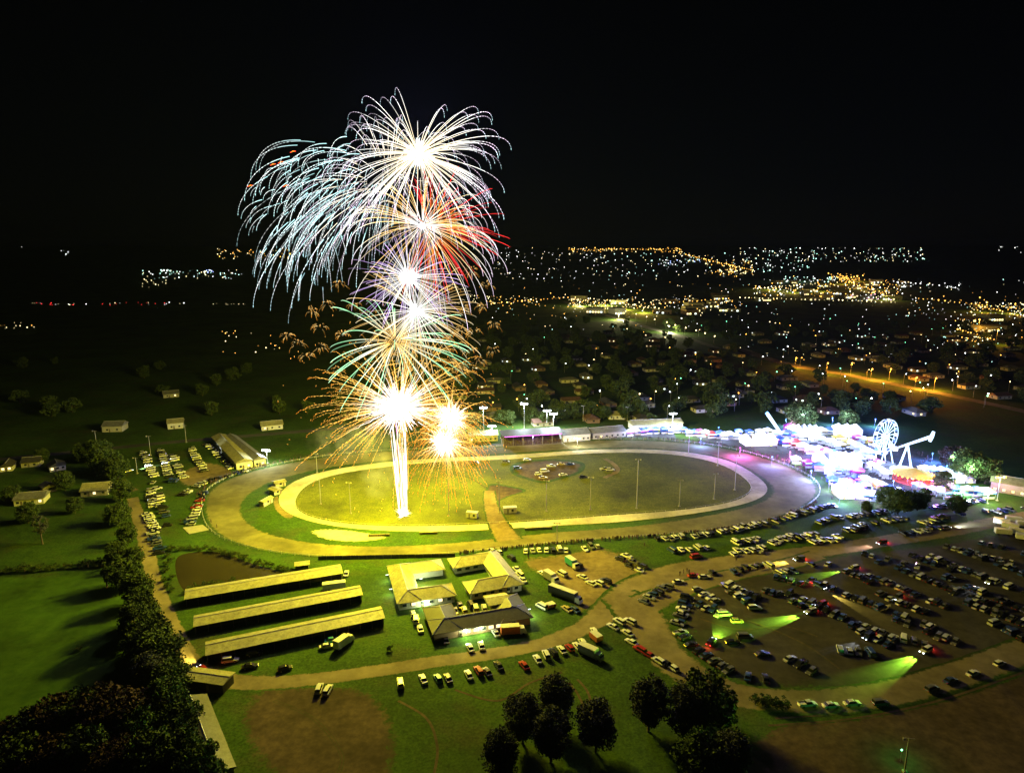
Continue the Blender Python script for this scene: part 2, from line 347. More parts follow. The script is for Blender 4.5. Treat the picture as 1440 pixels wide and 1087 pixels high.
#===PART3===
# ================================================================ BUILDINGS
def hip(mb, x0, x1, y0, y1, z, rise, mi=0, gable=False, over=0.5):
    """hip (or gable) roof, ridge along the longer side, with a little thickness"""
    x0 -= over; x1 += over; y0 -= over; y1 += over
    swap = (y1-y0) > (x1-x0)
    if swap: x0, x1, y0, y1 = y0, y1, x0, x1
    hw = (y1-y0)/2; ins = 0.0 if gable else hw
    ym = (y0+y1)/2
    v = [(x0,y0,z),(x1,y0,z),(x1,y1,z),(x0,y1,z),(x0+ins,ym,z+rise),(x1-ins,ym,z+rise)]
    v += [(x0,y0,z-.18),(x1,y0,z-.18),(x1,y1,z-.18),(x0,y1,z-.18)]
    if swap: v = [(q[1], q[0], q[2]) for q in v]
    mb.add(v, [(0,1,5,4),(1,2,5),(2,3,4,5),(3,0,4),(0,6,7,1),(1,7,8,2),(2,8,9,3),(3,9,6,0),(9,8,7,6)], mi)
    r = [v[4], v[5]]; hips = [] if gable else [(v[0], v[4]), (v[3], v[4]), (v[1], v[5]), (v[2], v[5])]
    return r, hips
def wing_building(name, label, cat, corner, rz, wings, wall_m, roof_m, hgt=2.8, rise=2.2, windows=(), doors=()):
    """wings: rectangles (x0,x1,y0,y1) in metres in the building's own frame"""
    t = thing(name, label, cat, (corner.x, corner.y, 0), rz)
    for i, (x0, x1, y0, y1) in enumerate(wings):
        MB().box(x0+.3+i*.01, x1-.3-i*.01, y0+.3+i*.01, y1-.3-i*.01, 0, hgt-.19-i*.01).obj('wall', wall_m, t)
        rb = MB(); rg, hp = hip(rb, x0, x1, y0, y1, hgt-i*.03, rise-i*.05); ro = rb.obj('roof', roof_m, t)
        rc = MB()
        for a, b in [tuple(rg)]+hp: rc.tube([Vector(a)+Vector((0,0,.03)), Vector(b)+Vector((0,0,.03))], [.13, .13], 4)
        rc.obj('ridge_cap', M['ridge'], ro)
    for (x, y, ang, ww, lit) in windows:
        o = MB().box(-ww/2, ww/2, -.06, .06, 1.0, 2.1).obj('window', E_['win'] if lit else M['pane'], t); o.location = (x, y, 0); o.rotation_euler = (0, 0, ang)
        fr = MB()
        for a in (-ww/2-.06, ww/2): fr.box(a, a+.06, -.08, .08, .95, 2.15)
        fr.box(-ww/2, ww/2, -.08, .08, .94, 1.0).box(-ww/2, ww/2, -.08, .08, 2.1, 2.16); fr.obj('frame', M['white'], o)
    for (x, y, ang) in doors:
        o = MB().box(-.5, .5, -.05, .05, 0.02, 2.1).obj('door', M['wood'], t); o.location = (x, y, 0); o.rotation_euler = (0, 0, ang)
    return t
def frame(TL, TR, turn=rad(2.5)):
    u = (TR-TL); return math.atan2(u.y, u.x)+turn
# the three horse-yard buildings with C-shaped hip roofs (local x along the back edge, local y away from the camera)
def southwin(L, y, lit, n, ww=1.4): return [(L*(i+.7)/(n+.4), y, 0, ww, (i % 3 == 1) and lit) for i in range(n)]
a = G(560,848,2.8); b = G(640,838,2.8)
B1 = wing_building('pavilion', 'pale hip roofed building around a lit courtyard that opens towards its twin', 'building', a, frame(a, b),
    [(0,7.5,0,28), (0,19.5,0,8.2), (0,19.5,20.2,28)], M['wallw'], M['roofy'], windows=southwin(19.5, .24, True, 6) + [(7.3,12,math.pi/2,1.6,True),(7.3,16,math.pi/2,1.6,True),(19.3,24,math.pi/2,1.6,False)], doors=[(8.2,.26,0)])
a = G(662,834,2.8); b = G(736,822,2.8)
B2 = wing_building('pavilion', 'pale hip roofed building wrapped around a dark grass court beside the dirt yard', 'building', a, frame(a, b),
    [(11.7,19.2,0,28), (0,19.2,0,8.4), (0,19.2,20.4,28)], M['wallw'], M['roofy'], windows=southwin(19, .24, False, 6) + [(2+3.2*i,20.62,0,1.8,False) for i in range(3)], doors=[(15,.26,0)])
a = G(610,891,2.8); b = G(750,870,2.8)
B3 = wing_building('stable_block', 'long dark roofed stable block with a lit front verandah by the curved lane', 'building', a, frame(a, b),
    [(0,9,0,16), (0,32,0,8), (22,32,0,15.5)], M['brick'], M['roofd'], windows=[(11+2.5*i, .24, 0, 1.5, i in (0,1,3,4)) for i in range(7)], doors=[(8.5,.26,0),(21,.26,0)])
lr = MB(); hip(lr, 20.5, 27.5, 9.2, 15.2, 4.0, 1.0, gable=True); lr.obj('skillion_roof', M['roofy'], B3)
for bt, ps, pw in ((B1, [(10,14,3.2),(13,23.2,2.6)], 2600), (B1, [(9,-1.0,2.5)], 1500), (B3, [(10,-1.0,2.6),(15,-1.2,2.6)], 1700), (B1, [(-1.2,11,2.5),(-1.2,22,2.5)], 800), (B3, [(33,5,2.6)], 1700)):
    for p in ps:
        l = MB().box(-.5,.5,-.12,.12,-.08,.08).obj('wall_lamp', E_['winw'], bt); l.location = p
        point('wall_lamp_light', (p[0], p[1], p[2]-.25), pw*1.6, (0.85, 1.0, 0.45), .3, bt)
# three long stable sheds: sloping roof, dark open front divided by posts
def shed(BL, BR, depth, label, hfront=3.0, hback=3.8, open_front=True, roof='roofy', n=14):
    a, b = G(*BL), G(*BR); L = (b-a).length; t = thing('stable_shed', label, 'shed', a, math.atan2((b-a).y, (b-a).x), 'long stable sheds beside the lane')
    MB().box(0, L, depth-.15, depth, 0, hback-.25).obj('back_wall', M['dwall'], t)
    for x in (0.0, L-.12): MB().box(x, x+.12, .2, depth-.16, 0, hfront-.2).obj('end_wall', M['wood'], t)
    MB().box(.13, L-.13, depth*.45, depth*.45+.1, 0, hfront-.1).obj('stall_front', M['dwall'], t)
    rb = MB(); v = [(-.4,-.5,hfront),(L+.4,-.5,hfront),(L+.4,depth*.6,hback+.25),(-.4,depth*.6,hback+.25),(L+.4,depth+.4,hback-.1),(-.4,depth+.4,hback-.1)]
    v += [(q[0], q[1], q[2]-.12) for q in v]
    rb.add(v, [(0,1,2,3),(3,2,4,5),(6,9,8,7),(9,11,10,8),(0,6,7,1),(5,4,10,11),(1,7,8,2),(2,8,10,4),(0,3,9,6),(3,5,11,9)]); ro = rb.obj('roof', M[roof], t)
    MB().tube([(-.4,depth*.6,hback+.29),(L+.4,depth*.6,hback+.29)], [.12,.12], 4).obj('ridge_cap', M['ridge'], ro)
    pmh = MB().box(-.08,.08,-.08,.08,0,hfront-.12).mesh('post', [M['wood']])
    for i in range(n+1): inst('post', pmh, t, (.1+(L-.2)*i/n, 0.05, 0))
    dm = MB().box(.15, L/n-.15, -.04, .04, .1, 1.9).mesh('stall_door', [M['dwall']])
    for i in range(n): inst('stall_door', dm, t, (.1+(L-.2)*i/n, depth*.45-.06, 0))
    return t
shed((262,853),(481,816), 5.6, 'long stable shed with pale roof standing closest to the pond')
shed((275,892),(509,847), 5.2, 'long stable shed with pale roof in the middle of the three')
shed((292,933),(540,880), 5.8, 'long stable shed with pale roof and open front, next to the curved lane')
def gable(name, label, cat, BL, BR, depth, h, rise, wm, rm, n_win=3, lit=(), group=None, along=True):
    a, b = G(*BL), G(*BR); L = (b-a).length; t = thing(name, label, cat, a, math.atan2((b-a).y, (b-a).x), group)
    wl = MB().box(0, L, 0, depth, 0, h-.19)
    wl.obj('wall', wm, t)
    rb = MB(); rg, _ = hip(rb, 0, L, 0, depth, h, rise, gable=True); ro = rb.obj('roof', rm, t)
    MB().tube([Vector(q)+Vector((0,0,.04)) for q in rg], [.12,.12], 4).obj('ridge_cap', M['ridge'], ro)
    for i in range(n_win):
        x = L*(i+.5)/n_win
        o = MB().box(x-.6, x+.6, -.06, .04, 1.0, 2.1).obj('window', E_['win'] if i in lit else M['pane'], t)
        MB().box(x-.7, x+.7, -.12, .02, .9, .98).obj('sill', M['white'], o)
    MB().box(L*.5/max(n_win,1)+1.0, L*.5/max(n_win,1)+1.9, -.05, .03, 0.02, 2.1).obj('door', M['wood'], t)
    return t
# low-left: float shed and long grey roofed building
gable('float_shed', 'dark shed with pale yellow lit roof at the bend of the lane', 'shed', (258,968),(314,976), 5.0, 3.2, .5, M['dwall'], M['roofy'], 0)
gable('long_stable', 'long low grey roofed stable running beside the dark trees', 'stable', (330,1092),(290,990), 7.0, 2.8, 1.2, M['wood'], M['roofd'], 8)
gable('trackside_hut', 'small timber hut behind the roof of the stable shed near the pond', 'hut', (416,803),(434,801), 3, 2.2, .6, M['wood'], M['roofy'], 1)
# farm houses across the lane
for BL, BR, dp, h, rs, wm, rm, nw, lit, lb in (
    ((20,712),(62,708),9,3,2.0,'wallw','roofg',4,(3,),'white walled farmhouse with grey roof on the field edge'),
    ((114,699),(152,696),10,2.9,2.4,'wall','roofy',3,(1,),'pale roofed farmhouse with a lit porch beside the lane trees'),
    ((0,664),(18,662),9,2.8,2,'wallw','roofd',2,(0,1),'dark roofed cottage with glowing windows by the back road'),
    ((30,658),(55,656),8,2.8,2,'wall','roofd',2,(),'dark roofed cottage standing between garden trees'),
    ((70,664),(93,660),8,2.8,2,'wallw','roofd',3,(0,),'cottage with one glowing window beside the back road'),
    ((62,694),(80,690),7,2.6,1.5,'wood','roofy',1,(),'small timber garage next to the white farmhouse'),
    ((144,608),(172,607),10,4,2.2,'wall','roofg',2,(),'grey barn standing alone in the dark paddock'),
    ((236,604),(258,602),9,4,2,'wallw','roofy',2,(),'cream shed with pale roof beyond the overflow parking'),
    ((368,606),(398,603),9,3.2,2,'wallw','roofy',3,(0,),'cream hall with pale roof behind the far bend'),
    ((230,560),(252,558),8,3,2,'wall','roofg',2,(1,),'lonely farmhouse with warm window in the dark fields'),):
    gable('house' if 'house' in lb or 'cottage' in lb else 'barn', lb, 'house' if 'house' in lb or 'cottage' in lb else 'barn', BL, BR, dp, h, rs, M[wm], M[rm], nw, lit)
# the two long exhibition halls at the far-left bend, gable ends to the track
for BL, BR, dp, rm, lb in (((333,661),(356,657),62,'roofy','long exhibition hall with yellowish roof next to the packed parking'), ((358,657),(374,654),58,'roofg','long exhibition hall with greyer roof beside the trackside floodlight')):
    gable('exhibition_hall', lb, 'hall', BL, BR, dp, 4.2, 1.8, M['wallw'], M[rm], 2, (1,))
# trackside start sheds on the infield bend
for i, (BL, BR, d_, lb) in enumerate((((388,686),(402,683),4,'small pale roofed shed on the bend beside the inner track'), ((386,697),(396,694),5,'white judges hut beside the pale sand bend'), ((371,713),(384,706),2.5,'narrow timber shelter on the grass inside the bend'))):
    gable('shelter', lb, 'shelter', BL, BR, d_, 2.4, .6, M['wall'], M['roofy'], 1)
for (px, py, lb, L, wd) in ((664,728,'white box trailer parked on the yellow infield grass',5,2.4),(717,721,'white site cabin with dark window beside the infield path',6,2.6)):
    t = thing('site_cabin', lb, 'cabin', G(px, py), rad(-12 if px < 700 else 6)); MB().box(-L/2,L/2,-wd/2,wd/2,.35,2.8).obj('body', M['white'], t)
    MB().box(-L/2-.1,L/2+.1,-wd/2-.1,wd/2+.1,2.81,2.95).obj('roof', M['ridge'], t); MB().box(.6,1.6,-wd/2-.04,-wd/2+.02,1.1,2.1).obj('window', M['pane'], t); MB().box(-1.4,-.6,-wd/2-.04,-wd/2+.02,.4,2.3).obj('door', M['trailgrey'], t)
    for x in (-L*.3, L*.3): MB().box(x-.2,x+.2,-wd*.4,wd*.4,0,.34).obj('footing', M['black'], t)
# timing gate boxes and barrier banks along the straight
def bar(name, label, cat, A, B, h, wd, m):
    a, b = G(*A), G(*B); L = (b-a).length; t = thing(name, label, cat, a, math.atan2((b-a).y, (b-a).x)); k = max(2, int(L/3))
    for i in range(k): MB().box(L*i/k+.04, L*(i+1)/k-.04, 0, wd, .02, h).obj('panel', m, t)
    for i in range(k+1): MB().box(L*i/k-.06, L*i/k+.06, -.12, -.01, 0, h+.15).obj('post', M['wood'], t)
bar('hoarding', 'dark timber hoarding along the outside of the near straight', 'hoarding', (448,787),(640,783), 1.5, .12, M['dwall'])
bar('barrier', 'low grey barrier beside the start of the sand apron', 'barrier', (518,755),(548,754), 1.0, .8, M['wood'])
bar('barrier', 'pale barrier with dark box at the infield crossing', 'barrier', (738,746),(776,744), 1.1, .7, M['concrete'])
bar('barrier', 'long wooden bench barrier on the sand edge left of the crossing', 'barrier', (590,752),(615,751), 1.0, .6, M['wood'])

# ================================================================ TREES
def leaf_mat(name, c1, c2):
    m, t, b = new_mat(name); col, _ = noise_col(t, c1, c2, 0.5, detail=3); t.links.new(col, b.inputs['Base Color']); b.inputs['Roughness'].default_value = 0.95; b.inputs['Specular IOR Level'].default_value = 0.05
    return m
LEAF = [leaf_mat('leaves_green', (0.03, 0.055, 0.015), (0.075, 0.10, 0.03)), leaf_mat('leaves_grey', (0.05, 0.058, 0.045), (0.09, 0.095, 0.075)), leaf_mat('leaves_russet', (0.035, 0.024, 0.02), (0.06, 0.038, 0.03))]
def crown_mesh(seed, hgt, wid, base, shape, nclump, nleaf, ls, mi):
    rr = random.Random(seed); V = []; Fc = []
    for c in range(nclump):
        while True:
            p = Vector((rr.uniform(-1,1), rr.uniform(-1,1), rr.uniform(-1,1)))
            if 0.35 < p.length < 1: break
        zt = (p.z+1)/2
        wprof = {'oval': 1.0, 'cone': 1.25-0.9*zt, 'round': 1.05, 'column': 0.9}[shape]
        cc = Vector((p.x*wid*wprof*(.85+.3*rr.random()), p.y*wid*wprof*(.85+.3*rr.random()), base+(hgt-base)*zt)); cr = wid*rr.uniform(.22,.42)
        for l in range(nleaf):
            d = Vector((rr.gauss(0,1), rr.gauss(0,1), rr.gauss(0,1))).normalized()*cr*rr.random()**.45; d.z *= .8
            q = cc+d; a = Vector((rr.gauss(0,1), rr.gauss(0,1), rr.gauss(0,.6))).normalized(); b = a.cross(Vector((rr.gauss(0,1), rr.gauss(0,1), rr.gauss(0,1)))).normalized(); s = ls*rr.uniform(.6,1.3); k = len(V)
            V += [tuple(q-a*s*.6), tuple(q+b*s*.42), tuple(q+a*s*.6), tuple(q-b*s*.42)]; Fc.append((k,k+1,k+2,k+3))
    me = bpy.data.meshes.new('crown'); me.from_pydata(V, [], Fc); me.materials.append(LEAF[mi]); return me
def trunk_mesh(seed, hgt, r, wid):
    rr = random.Random(seed); m = MB(); m.tube([(0,0,-.1),(rr.uniform(-.2,.2),rr.uniform(-.2,.2),hgt*.3),(rr.uniform(-.4,.4),rr.uniform(-.4,.4),hgt*.8)], [r, r*.75, r*.2], 7)
    for i in range(6):
        a = rr.uniform(0,6.28); z0 = hgt*rr.uniform(.25,.55); m.tube([(0,0,z0),(math.cos(a)*wid*.35,math.sin(a)*wid*.35,z0+hgt*.13),(math.cos(a)*wid*.7,math.sin(a)*wid*.7,z0+hgt*.28)], [r*.4,r*.28,r*.08], 5)
    return m.mesh('trunk', [M['bark']])
TV = {}
for nm, (h_, w_, b_, shp, nc, nl, ls, mi) in dict(oval=(14,3.9,2.0,'oval',120,95,.42,1), oval2=(13,4.1,1.8,'oval',120,95,.42,1), broad=(11,5.2,1.2,'round',110,60,.6,0), broad2=(12,5.0,1.4,'round',110,60,.6,0), russet=(11,4.8,1.2,'round',100,60,.6,2), poplar=(12,1.7,1.0,'column',40,45,.45,0), shrub=(2.6,1.7,.3,'round',18,32,.32,0), thin=(13,3.2,4.5,'oval',34,34,.5,1), far=(11,5.6,1.0,'round',44,30,1.1,0), far2=(13,5.0,1.0,'oval',44,30,1.1,0)).items():
    TV[nm] = (crown_mesh(sum(map(ord,nm)), h_, w_, b_, shp, nc, nl, ls, mi), trunk_mesh(len(nm), h_, .1+h_*.02, w_), h_)
def tree(kind, loc, h, label, group=None, cat='tree', name='tree'):
    cm, tm, h0 = TV[kind]; s = h/h0; t = thing(name, label, cat, loc, R.uniform(0, 6.28), group); s2 = s*R.uniform(.9,1.12)
    inst('crown', cm, t, scale=(s2, s2, s)); inst('trunk' if cat == 'tree' else 'stem', tm, t, scale=s); return t
def lane_bit(py): return 'near the farmhouses' if py < 720 else 'beside the pond' if py < 830 else 'opposite the stable sheds' if py < 940 else 'by the long low stable'
for px, py, h, k in ((150,668,14,'broad'),(166,676,13,'broad2'),(140,650,13,'broad'),(172,705,11,'broad2'),(166,738,10,'broad'),(180,765,9,'broad2'),(168,790,8,'broad'),(190,800,9,'broad2'),(178,826,10,'broad'),(196,850,11,'broad2'),(203,878,11,'broad'),(192,900,12,'broad2'),(218,912,11,'broad'),(205,935,12,'broad2'),(226,945,12,'broad'),(214,975,12,'oval2'),(240,980,10,'broad'),(236,1015,12,'broad2'),(258,1035,9,'broad')):
    tree(k, G(px, py), h, 'dense dark green tree in the lane row, %s' % lane_bit(py), 'lane trees '+lane_bit(py))
for px, py, h, k in ((12,1075,11,'russet'),(48,1062,12,'broad2'),(80,1050,13,'russet'),(112,1045,13,'broad'),(140,1040,14,'russet'),(170,1048,14,'russet'),(195,1060,12,'broad2'),(30,1110,12,'broad'),(75,1105,12,'russet'),(125,1100,13,'broad2'),(165,1108,12,'russet'),(215,1100,12,'broad'),(255,1090,11,'broad2'),(285,1112,11,'broad')):
    tree(k, G(px, py), h, 'dark %s tree in the thick grove below the green field' % ('russet' if k == 'russet' else 'leafy'), 'grove trees %s' % ('russet' if k == 'russet' else 'leafy'))
for px, py, h, k, lb in ((60,765,13,'thin','tall thin crowned tree standing in the green field'),(40,735,9,'broad','rounded tree beside the white farmhouse'),(106,722,8,'broad2','small bushy tree in front of the pale farmhouse'),(151,826,10,'poplar','narrow columnar tree casting a shadow on the field'),(20,706,8,'broad','dark garden tree at the corner of the white farmhouse'),(92,690,10,'broad2','dark garden tree between the farmhouses'),(120,650,11,'broad','dark tree behind the pale farmhouse'),(60,650,8,'broad2','dark garden tree next to the cottages')):
    tree(k, G(px, py), h, lb)
for px, py, h, k, lb in ((735,1045,13.5,'oval','dark oval tree at the back left of the paddock clump'),(782,1022,14,'oval2','tall dark oval tree at the rear of the paddock clump'),(775,1072,14,'oval','dark oval tree in the front of the paddock clump'),(838,1058,13.5,'oval2','lone dark oval tree with its own long shadow on the paddock'),(705,1100,13,'oval2','dark oval tree at the lower corner of the paddock clump'),(912,1028,15,'oval','dark oval tree at the edge of the ring road clump'),(962,1042,15,'oval2','broad dark tree in the middle of the ring road clump'),(992,1022,14,'broad','round dark tree beside the ring road bend'),(985,1105,13,'broad2','round dark tree in the shade below the ring road clump'),(1025,1105,14,'oval','dark tree at the far lower end of the ring road clump')):
    tree(k, G(px, py), h, lb)
for i in range(14): tree('shrub', G(4+i*11+R.uniform(-4,4), 806-i*.8), R.uniform(2,3.4), 'low dark shrub in the hedge across the green field', 'hedge shrubs', 'shrub', 'shrub')
for px, py in [(236+i*6.5, 772+(i-8)*1.9*(i > 8)+abs(4-i)*.6*(i < 8)) for i in range(27)] + [(236+R.uniform(-5,5), 782+i*6) for i in range(9)] + [(262+i*9, 834-i*2.2) for i in range(8)]:
    tree('shrub', G(px+R.uniform(-4,4), py+R.uniform(-2,2)), R.uniform(1.5,2.6), 'reedy shrub on the bank of the muddy pond', 'pond bank shrubs', 'shrub', 'shrub')
for px, py, h in ((1062,990,2.6),(1072,992,3),(1082,993,3),(1090,994,2.6),(1099,995,3)): tree('shrub', G(px, py), h, 'dark upright shrub at the outside of the ring road', 'ring road shrubs', 'shrub', 'shrub')
tree('shrub', G(549,915), 1.8, 'dark bush on the grass by the curved lane', None, 'shrub', 'shrub')
tree('shrub', G(110,915), 1.6, 'lone dark bush in the middle of the green field', None, 'shrub', 'shrub')
#===PART4===
# ================================================================ VEHICLES
PAINT = {k: mat('paint_'+k, c, tuple(x*.9 for x in c), 2, rough=.3, coat=.6) for k, c in dict(white=(.72,.72,.70), silver=(.42,.43,.44), black=(.015,.015,.018), grey=(.12,.12,.13), red=(.35,.02,.02), blue=(.02,.05,.22), teal=(.02,.25,.32), green=(.03,.12,.05), gold=(.45,.35,.15), orange=(.5,.12,.02)).items()}
def loft(mb, secs, mi=0):
    """secs: (x, z0, z1, half width bottom, half width top); rounded shoulder"""
    base = len(mb.v); k = 8
    for x, z0, z1, wb, wt in secs:
        zm = z0+(z1-z0)*.55
        for y, z in ((-wb*.94,z0),(-wb,z0+.12),(-wb,zm),(-wt,z1),(wt,z1),(wb,zm),(wb,z0+.12),(wb*.94,z0)): mb.v.append((x, y, z))
    for i in range(len(secs)-1):
        for j in range(k):
            j2 = (j+1) % k; mb.f.append((base+i*k+j, base+(i+1)*k+j, base+(i+1)*k+j2, base+i*k+j2)); mb.m.append(mi)
    mb.f.append(tuple(base+j for j in range(k))); mb.m.append(mi)
    mb.f.append(tuple(base+(len(secs)-1)*k+j for j in reversed(range(k)))); mb.m.append(mi)
def car_parts(kind):
    b = MB(); g_ = MB(); P = []
    if kind in ('sedan', 'hatch', 'wagon', 'ute'):
        L = {'sedan': 4.7, 'hatch': 4.1, 'wagon': 4.8, 'ute': 5.2}[kind]; hgt = {'sedan': 1.45, 'hatch': 1.5, 'wagon': 1.78, 'ute': 1.75}[kind]; W = .9; sh = .88 if hgt < 1.6 else 1.02; lo = .25 if hgt < 1.6 else .4
        loft(b, [(-L/2,lo+.12,sh-.2,W*.8,W*.72),(-L/2+.15,lo,sh-.05,W*.95,W*.85),(-L/2+.8,lo,sh,W,W*.88),(L/2-1.3,lo,sh,W,W*.88),(L/2-.3,lo,sh-.14,W*.95,W*.82),(L/2,lo+.12,sh-.3,W*.8,W*.68)])
        c0, c1, c2, c3 = {'sedan': (-1.75,-1.1,.35,1.15), 'hatch': (-1.9,-1.55,.3,1.05), 'wagon': (-2.25,-2.05,.4,1.1), 'ute': (-.6,-.45,.75,1.45)}[kind]
        g_.add([(c0,-W*.84,sh-.02),(c0,W*.84,sh-.02),(c3,W*.84,sh-.02),(c3,-W*.84,sh-.02),(c1,-W*.68,hgt-.06),(c1,W*.68,hgt-.06),(c2,W*.68,hgt-.06),(c2,-W*.68,hgt-.06)], [(0,4,5,1),(1,5,6,2),(2,6,7,3),(3,7,4,0)])
        b.add([(c1-.05,-W*.70,hgt-.07),(c1-.05,W*.70,hgt-.07),(c2+.05,W*.70,hgt-.07),(c2+.05,-W*.70,hgt-.07),(c1+.1,-W*.6,hgt),(c1+.1,W*.6,hgt),(c2-.12,W*.6,hgt),(c2-.12,-W*.6,hgt)], [(4,7,6,5),(0,1,5,4),(1,2,6,5),(2,3,7,6),(3,0,4,7),(3,2,1,0)])
        if kind == 'ute': b.box(-L/2+.1,-.65,-W*.9,-W*.82,sh-.02,sh+.22); b.box(-L/2+.1,-.65,W*.82,W*.9,sh-.02,sh+.22); b.box(-L/2+.05,-L/2+.12,-W*.9,W*.9,sh-.02,sh+.22)
        wx, wr = L*.29, .33 if hgt < 1.6 else .38
    else:   # van
        L, W, hgt, sh, lo = 4.9, .95, 2.0, 1.15, .35
        loft(b, [(-L/2,lo,sh,W*.95,W*.92),(-L/2+.1,lo,sh,W,W*.95),(L/2-.9,lo,sh,W,W*.94),(L/2-.15,lo,sh-.2,W*.95,W*.85),(L/2,lo+.1,sh-.4,W*.8,W*.7)])
        g_.add([(-L/2+.05,-W*.93,sh-.02),(-L/2+.05,W*.93,sh-.02),(L/2-.7,W*.93,sh-.02),(L/2-.7,-W*.93,sh-.02),(-L/2+.15,-W*.82,hgt-.2),(-L/2+.15,W*.82,hgt-.2),(L/2-1.4,W*.82,hgt-.2),(L/2-1.4,-W*.82,hgt-.2)], [(0,4,5,1),(1,5,6,2),(2,6,7,3),(3,7,4,0)])
        b.add([(-L/2+.12,-W*.84,hgt-.21),(-L/2+.12,W*.84,hgt-.21),(L/2-1.35,W*.84,hgt-.21),(L/2-1.35,-W*.84,hgt-.21),(-L/2+.25,-W*.7,hgt),(-L/2+.25,W*.7,hgt),(L/2-1.5,W*.7,hgt),(L/2-1.5,-W*.7,hgt)], [(4,7,6,5),(0,1,5,4),(1,2,6,5),(2,3,7,6),(3,0,4,7),(3,2,1,0)])
        wx, wr = L*.3, .34
    wh = MB().disc((0,-.1,0), wr, .2, 10, 0, 'y'); wh.disc((0,-.115,0), wr*.55, .23, 8, 1, 'y')
    return dict(L=L, body=b.mesh('body', [PAINT['white']]), glass=g_.mesh('windows', [M['glass']]), wheel=wh.mesh('wheel', [M['tyre'], M['steel']]), wx=wx, wr=wr, W=W,
        hl=MB().box(-.06,.06,-.18,.18,-.08,.08).mesh('headlight', [M['hl']]), tl=MB().box(-.05,.05,-.16,.16,-.09,.09).mesh('tail_light', [M['tl']]), sh=sh)
CARS = {k: car_parts(k) for k in ('sedan', 'hatch', 'wagon', 'ute', 'van')}
def car(loc, heading, kind, colour, label, group=None, detail=True, lights=None):
    k = CARS[kind]; t = thing('parked_car', label, 'car', loc, heading, group)
    b = inst('body', k['body'], t); b.material_slots[0].link = 'OBJECT'; b.material_slots[0].material = PAINT[colour]
    inst('windows', k['glass'], t)
    for sx in (-1, 1):
        for sy in (-1, 1): inst('wheel', k['wheel'], t, (sx*k['wx'], sy*(k['W']-.06), k['wr']))
    if detail or lights:
        for sy in (-1, 1):
            h_ = inst('headlight', k['hl'], t, (k['L']/2-.05, sy*k['W']*.62, k['sh']-.34)); q = inst('tail_light', k['tl'], t, (-k['L']/2+.03, sy*k['W']*.66, k['sh']-.25))
            for o, key in ((h_, 'white'), (q, 'red')):
                if lights: o.material_slots[0].link = 'OBJECT'; o.material_slots[0].material = E_[key]
    return t
KN = {'sedan': 'sedan', 'hatch': 'hatchback', 'wagon': 'four-wheel drive', 'ute': 'ute', 'van': 'van'}
MIX = ['white']*7 + ['silver']*4 + ['black']*3 + ['grey']*3 + ['blue']*2 + ['red']
DARK = ['black']*5 + ['grey']*4 + ['blue']*3 + ['silver']*2 + ['white']
WHT = ['white']*8 + ['silver']*3 + ['grey', 'black']
def heading_px(A, B):
    d = G(*B)-G(*A); return math.atan2(d.y, d.x)
QUEUE = []
def row(A, B, n, hd, where, pal=MIX, skip=0.12, detail=False, jit=.6):
    a, b = G(*A), G(*B); h0 = math.atan2((b-a).y, (b-a).x) + hd
    n = min(n, max(2, int((b-a).length/2.55)+1))
    for i in range(n):
        if R.random() < skip: continue
        p = a.lerp(b, i/max(1, n-1)) + Vector((R.gauss(0, jit*.3), R.gauss(0, jit), 0)); k = R.choice(['sedan','sedan','hatch','hatch','wagon','wagon','ute','van']); c = R.choice(pal)
        p.z = 0.07
        QUEUE.append((p, h0+R.gauss(0,.09)+(math.pi if R.random() < .25 else 0), k, c, '%s %s parked %s' % (c, KN[k], where), '%s %ss %s' % (c, KN[k], where), detail))
HP = math.pi/2
# overflow parking at the far-left bend
W1 = 'in the packed lot beside the exhibition halls'
for A, B, n in (((202,637),(217,671),13),((227,634),(239,672),13),((243,639),(258,673),11),((268,629),(288,663),12),((291,626),(326,659),12)): row(A, B, n, HP, W1, WHT)
W2 = 'between the lane and the outer bend of the track'
row((208,680),(248,677),9,HP,W2,DARK); row((212,692),(216,716),8,HP,W2,WHT); row((256,697),(281,682),8,HP,W2,WHT); row((268,738),(286,694),13,HP,W2,MIX); row((208,724),(219,748),9,HP,W2,WHT); row((216,752),(224,778),8,HP,W2,DARK); row((222,688),(226,712),6,HP,W2,WHT); row((288,680),(345,664),12,HP,W2,DARK); row((230,715),(236,740),5,HP,W2,DARK,.3)
# trackside parking along the near-right straight
W3 = 'along the fence of the right-hand straight'
row((740,776),(796,774),9,HP,W3,WHT); row((822,772),(840,770),3,HP,W3); row((925,760),(1000,752),11,HP,W3,MIX,.2); row((1012,750),(1072,737),13,HP,W3,WHT,.05); row((1078,740),(1125,722),9,HP,W3,DARK); row((945,776),(992,770),5,HP,W3); row((1036,766),(1064,758),5,HP,W3,MIX); row((1030,779),(1072,772),8,HP,W3,WHT,.1); row((1085,765),(1112,755),6,HP,W3,WHT); row((1116,760),(1145,752),6,HP,W3,WHT); row((1142,764),(1185,756),9,HP,W3,WHT); row((1130,722),(1170,712),8,HP,W3,DARK+['blue']*4); row((1145,738),(1180,728),7,HP,W3,DARK+['blue']*4); row((1185,750),(1215,742),7,HP,W3,DARK+['blue']*4)
W4 = 'beside the junction of the dirt roads'
row((906,846),(938,826),9,HP,W4,DARK,0,True); row((1000,806),(1080,797),9,HP,W4,DARK,.1,True)
W5 = 'just inside the bend of the ring road'
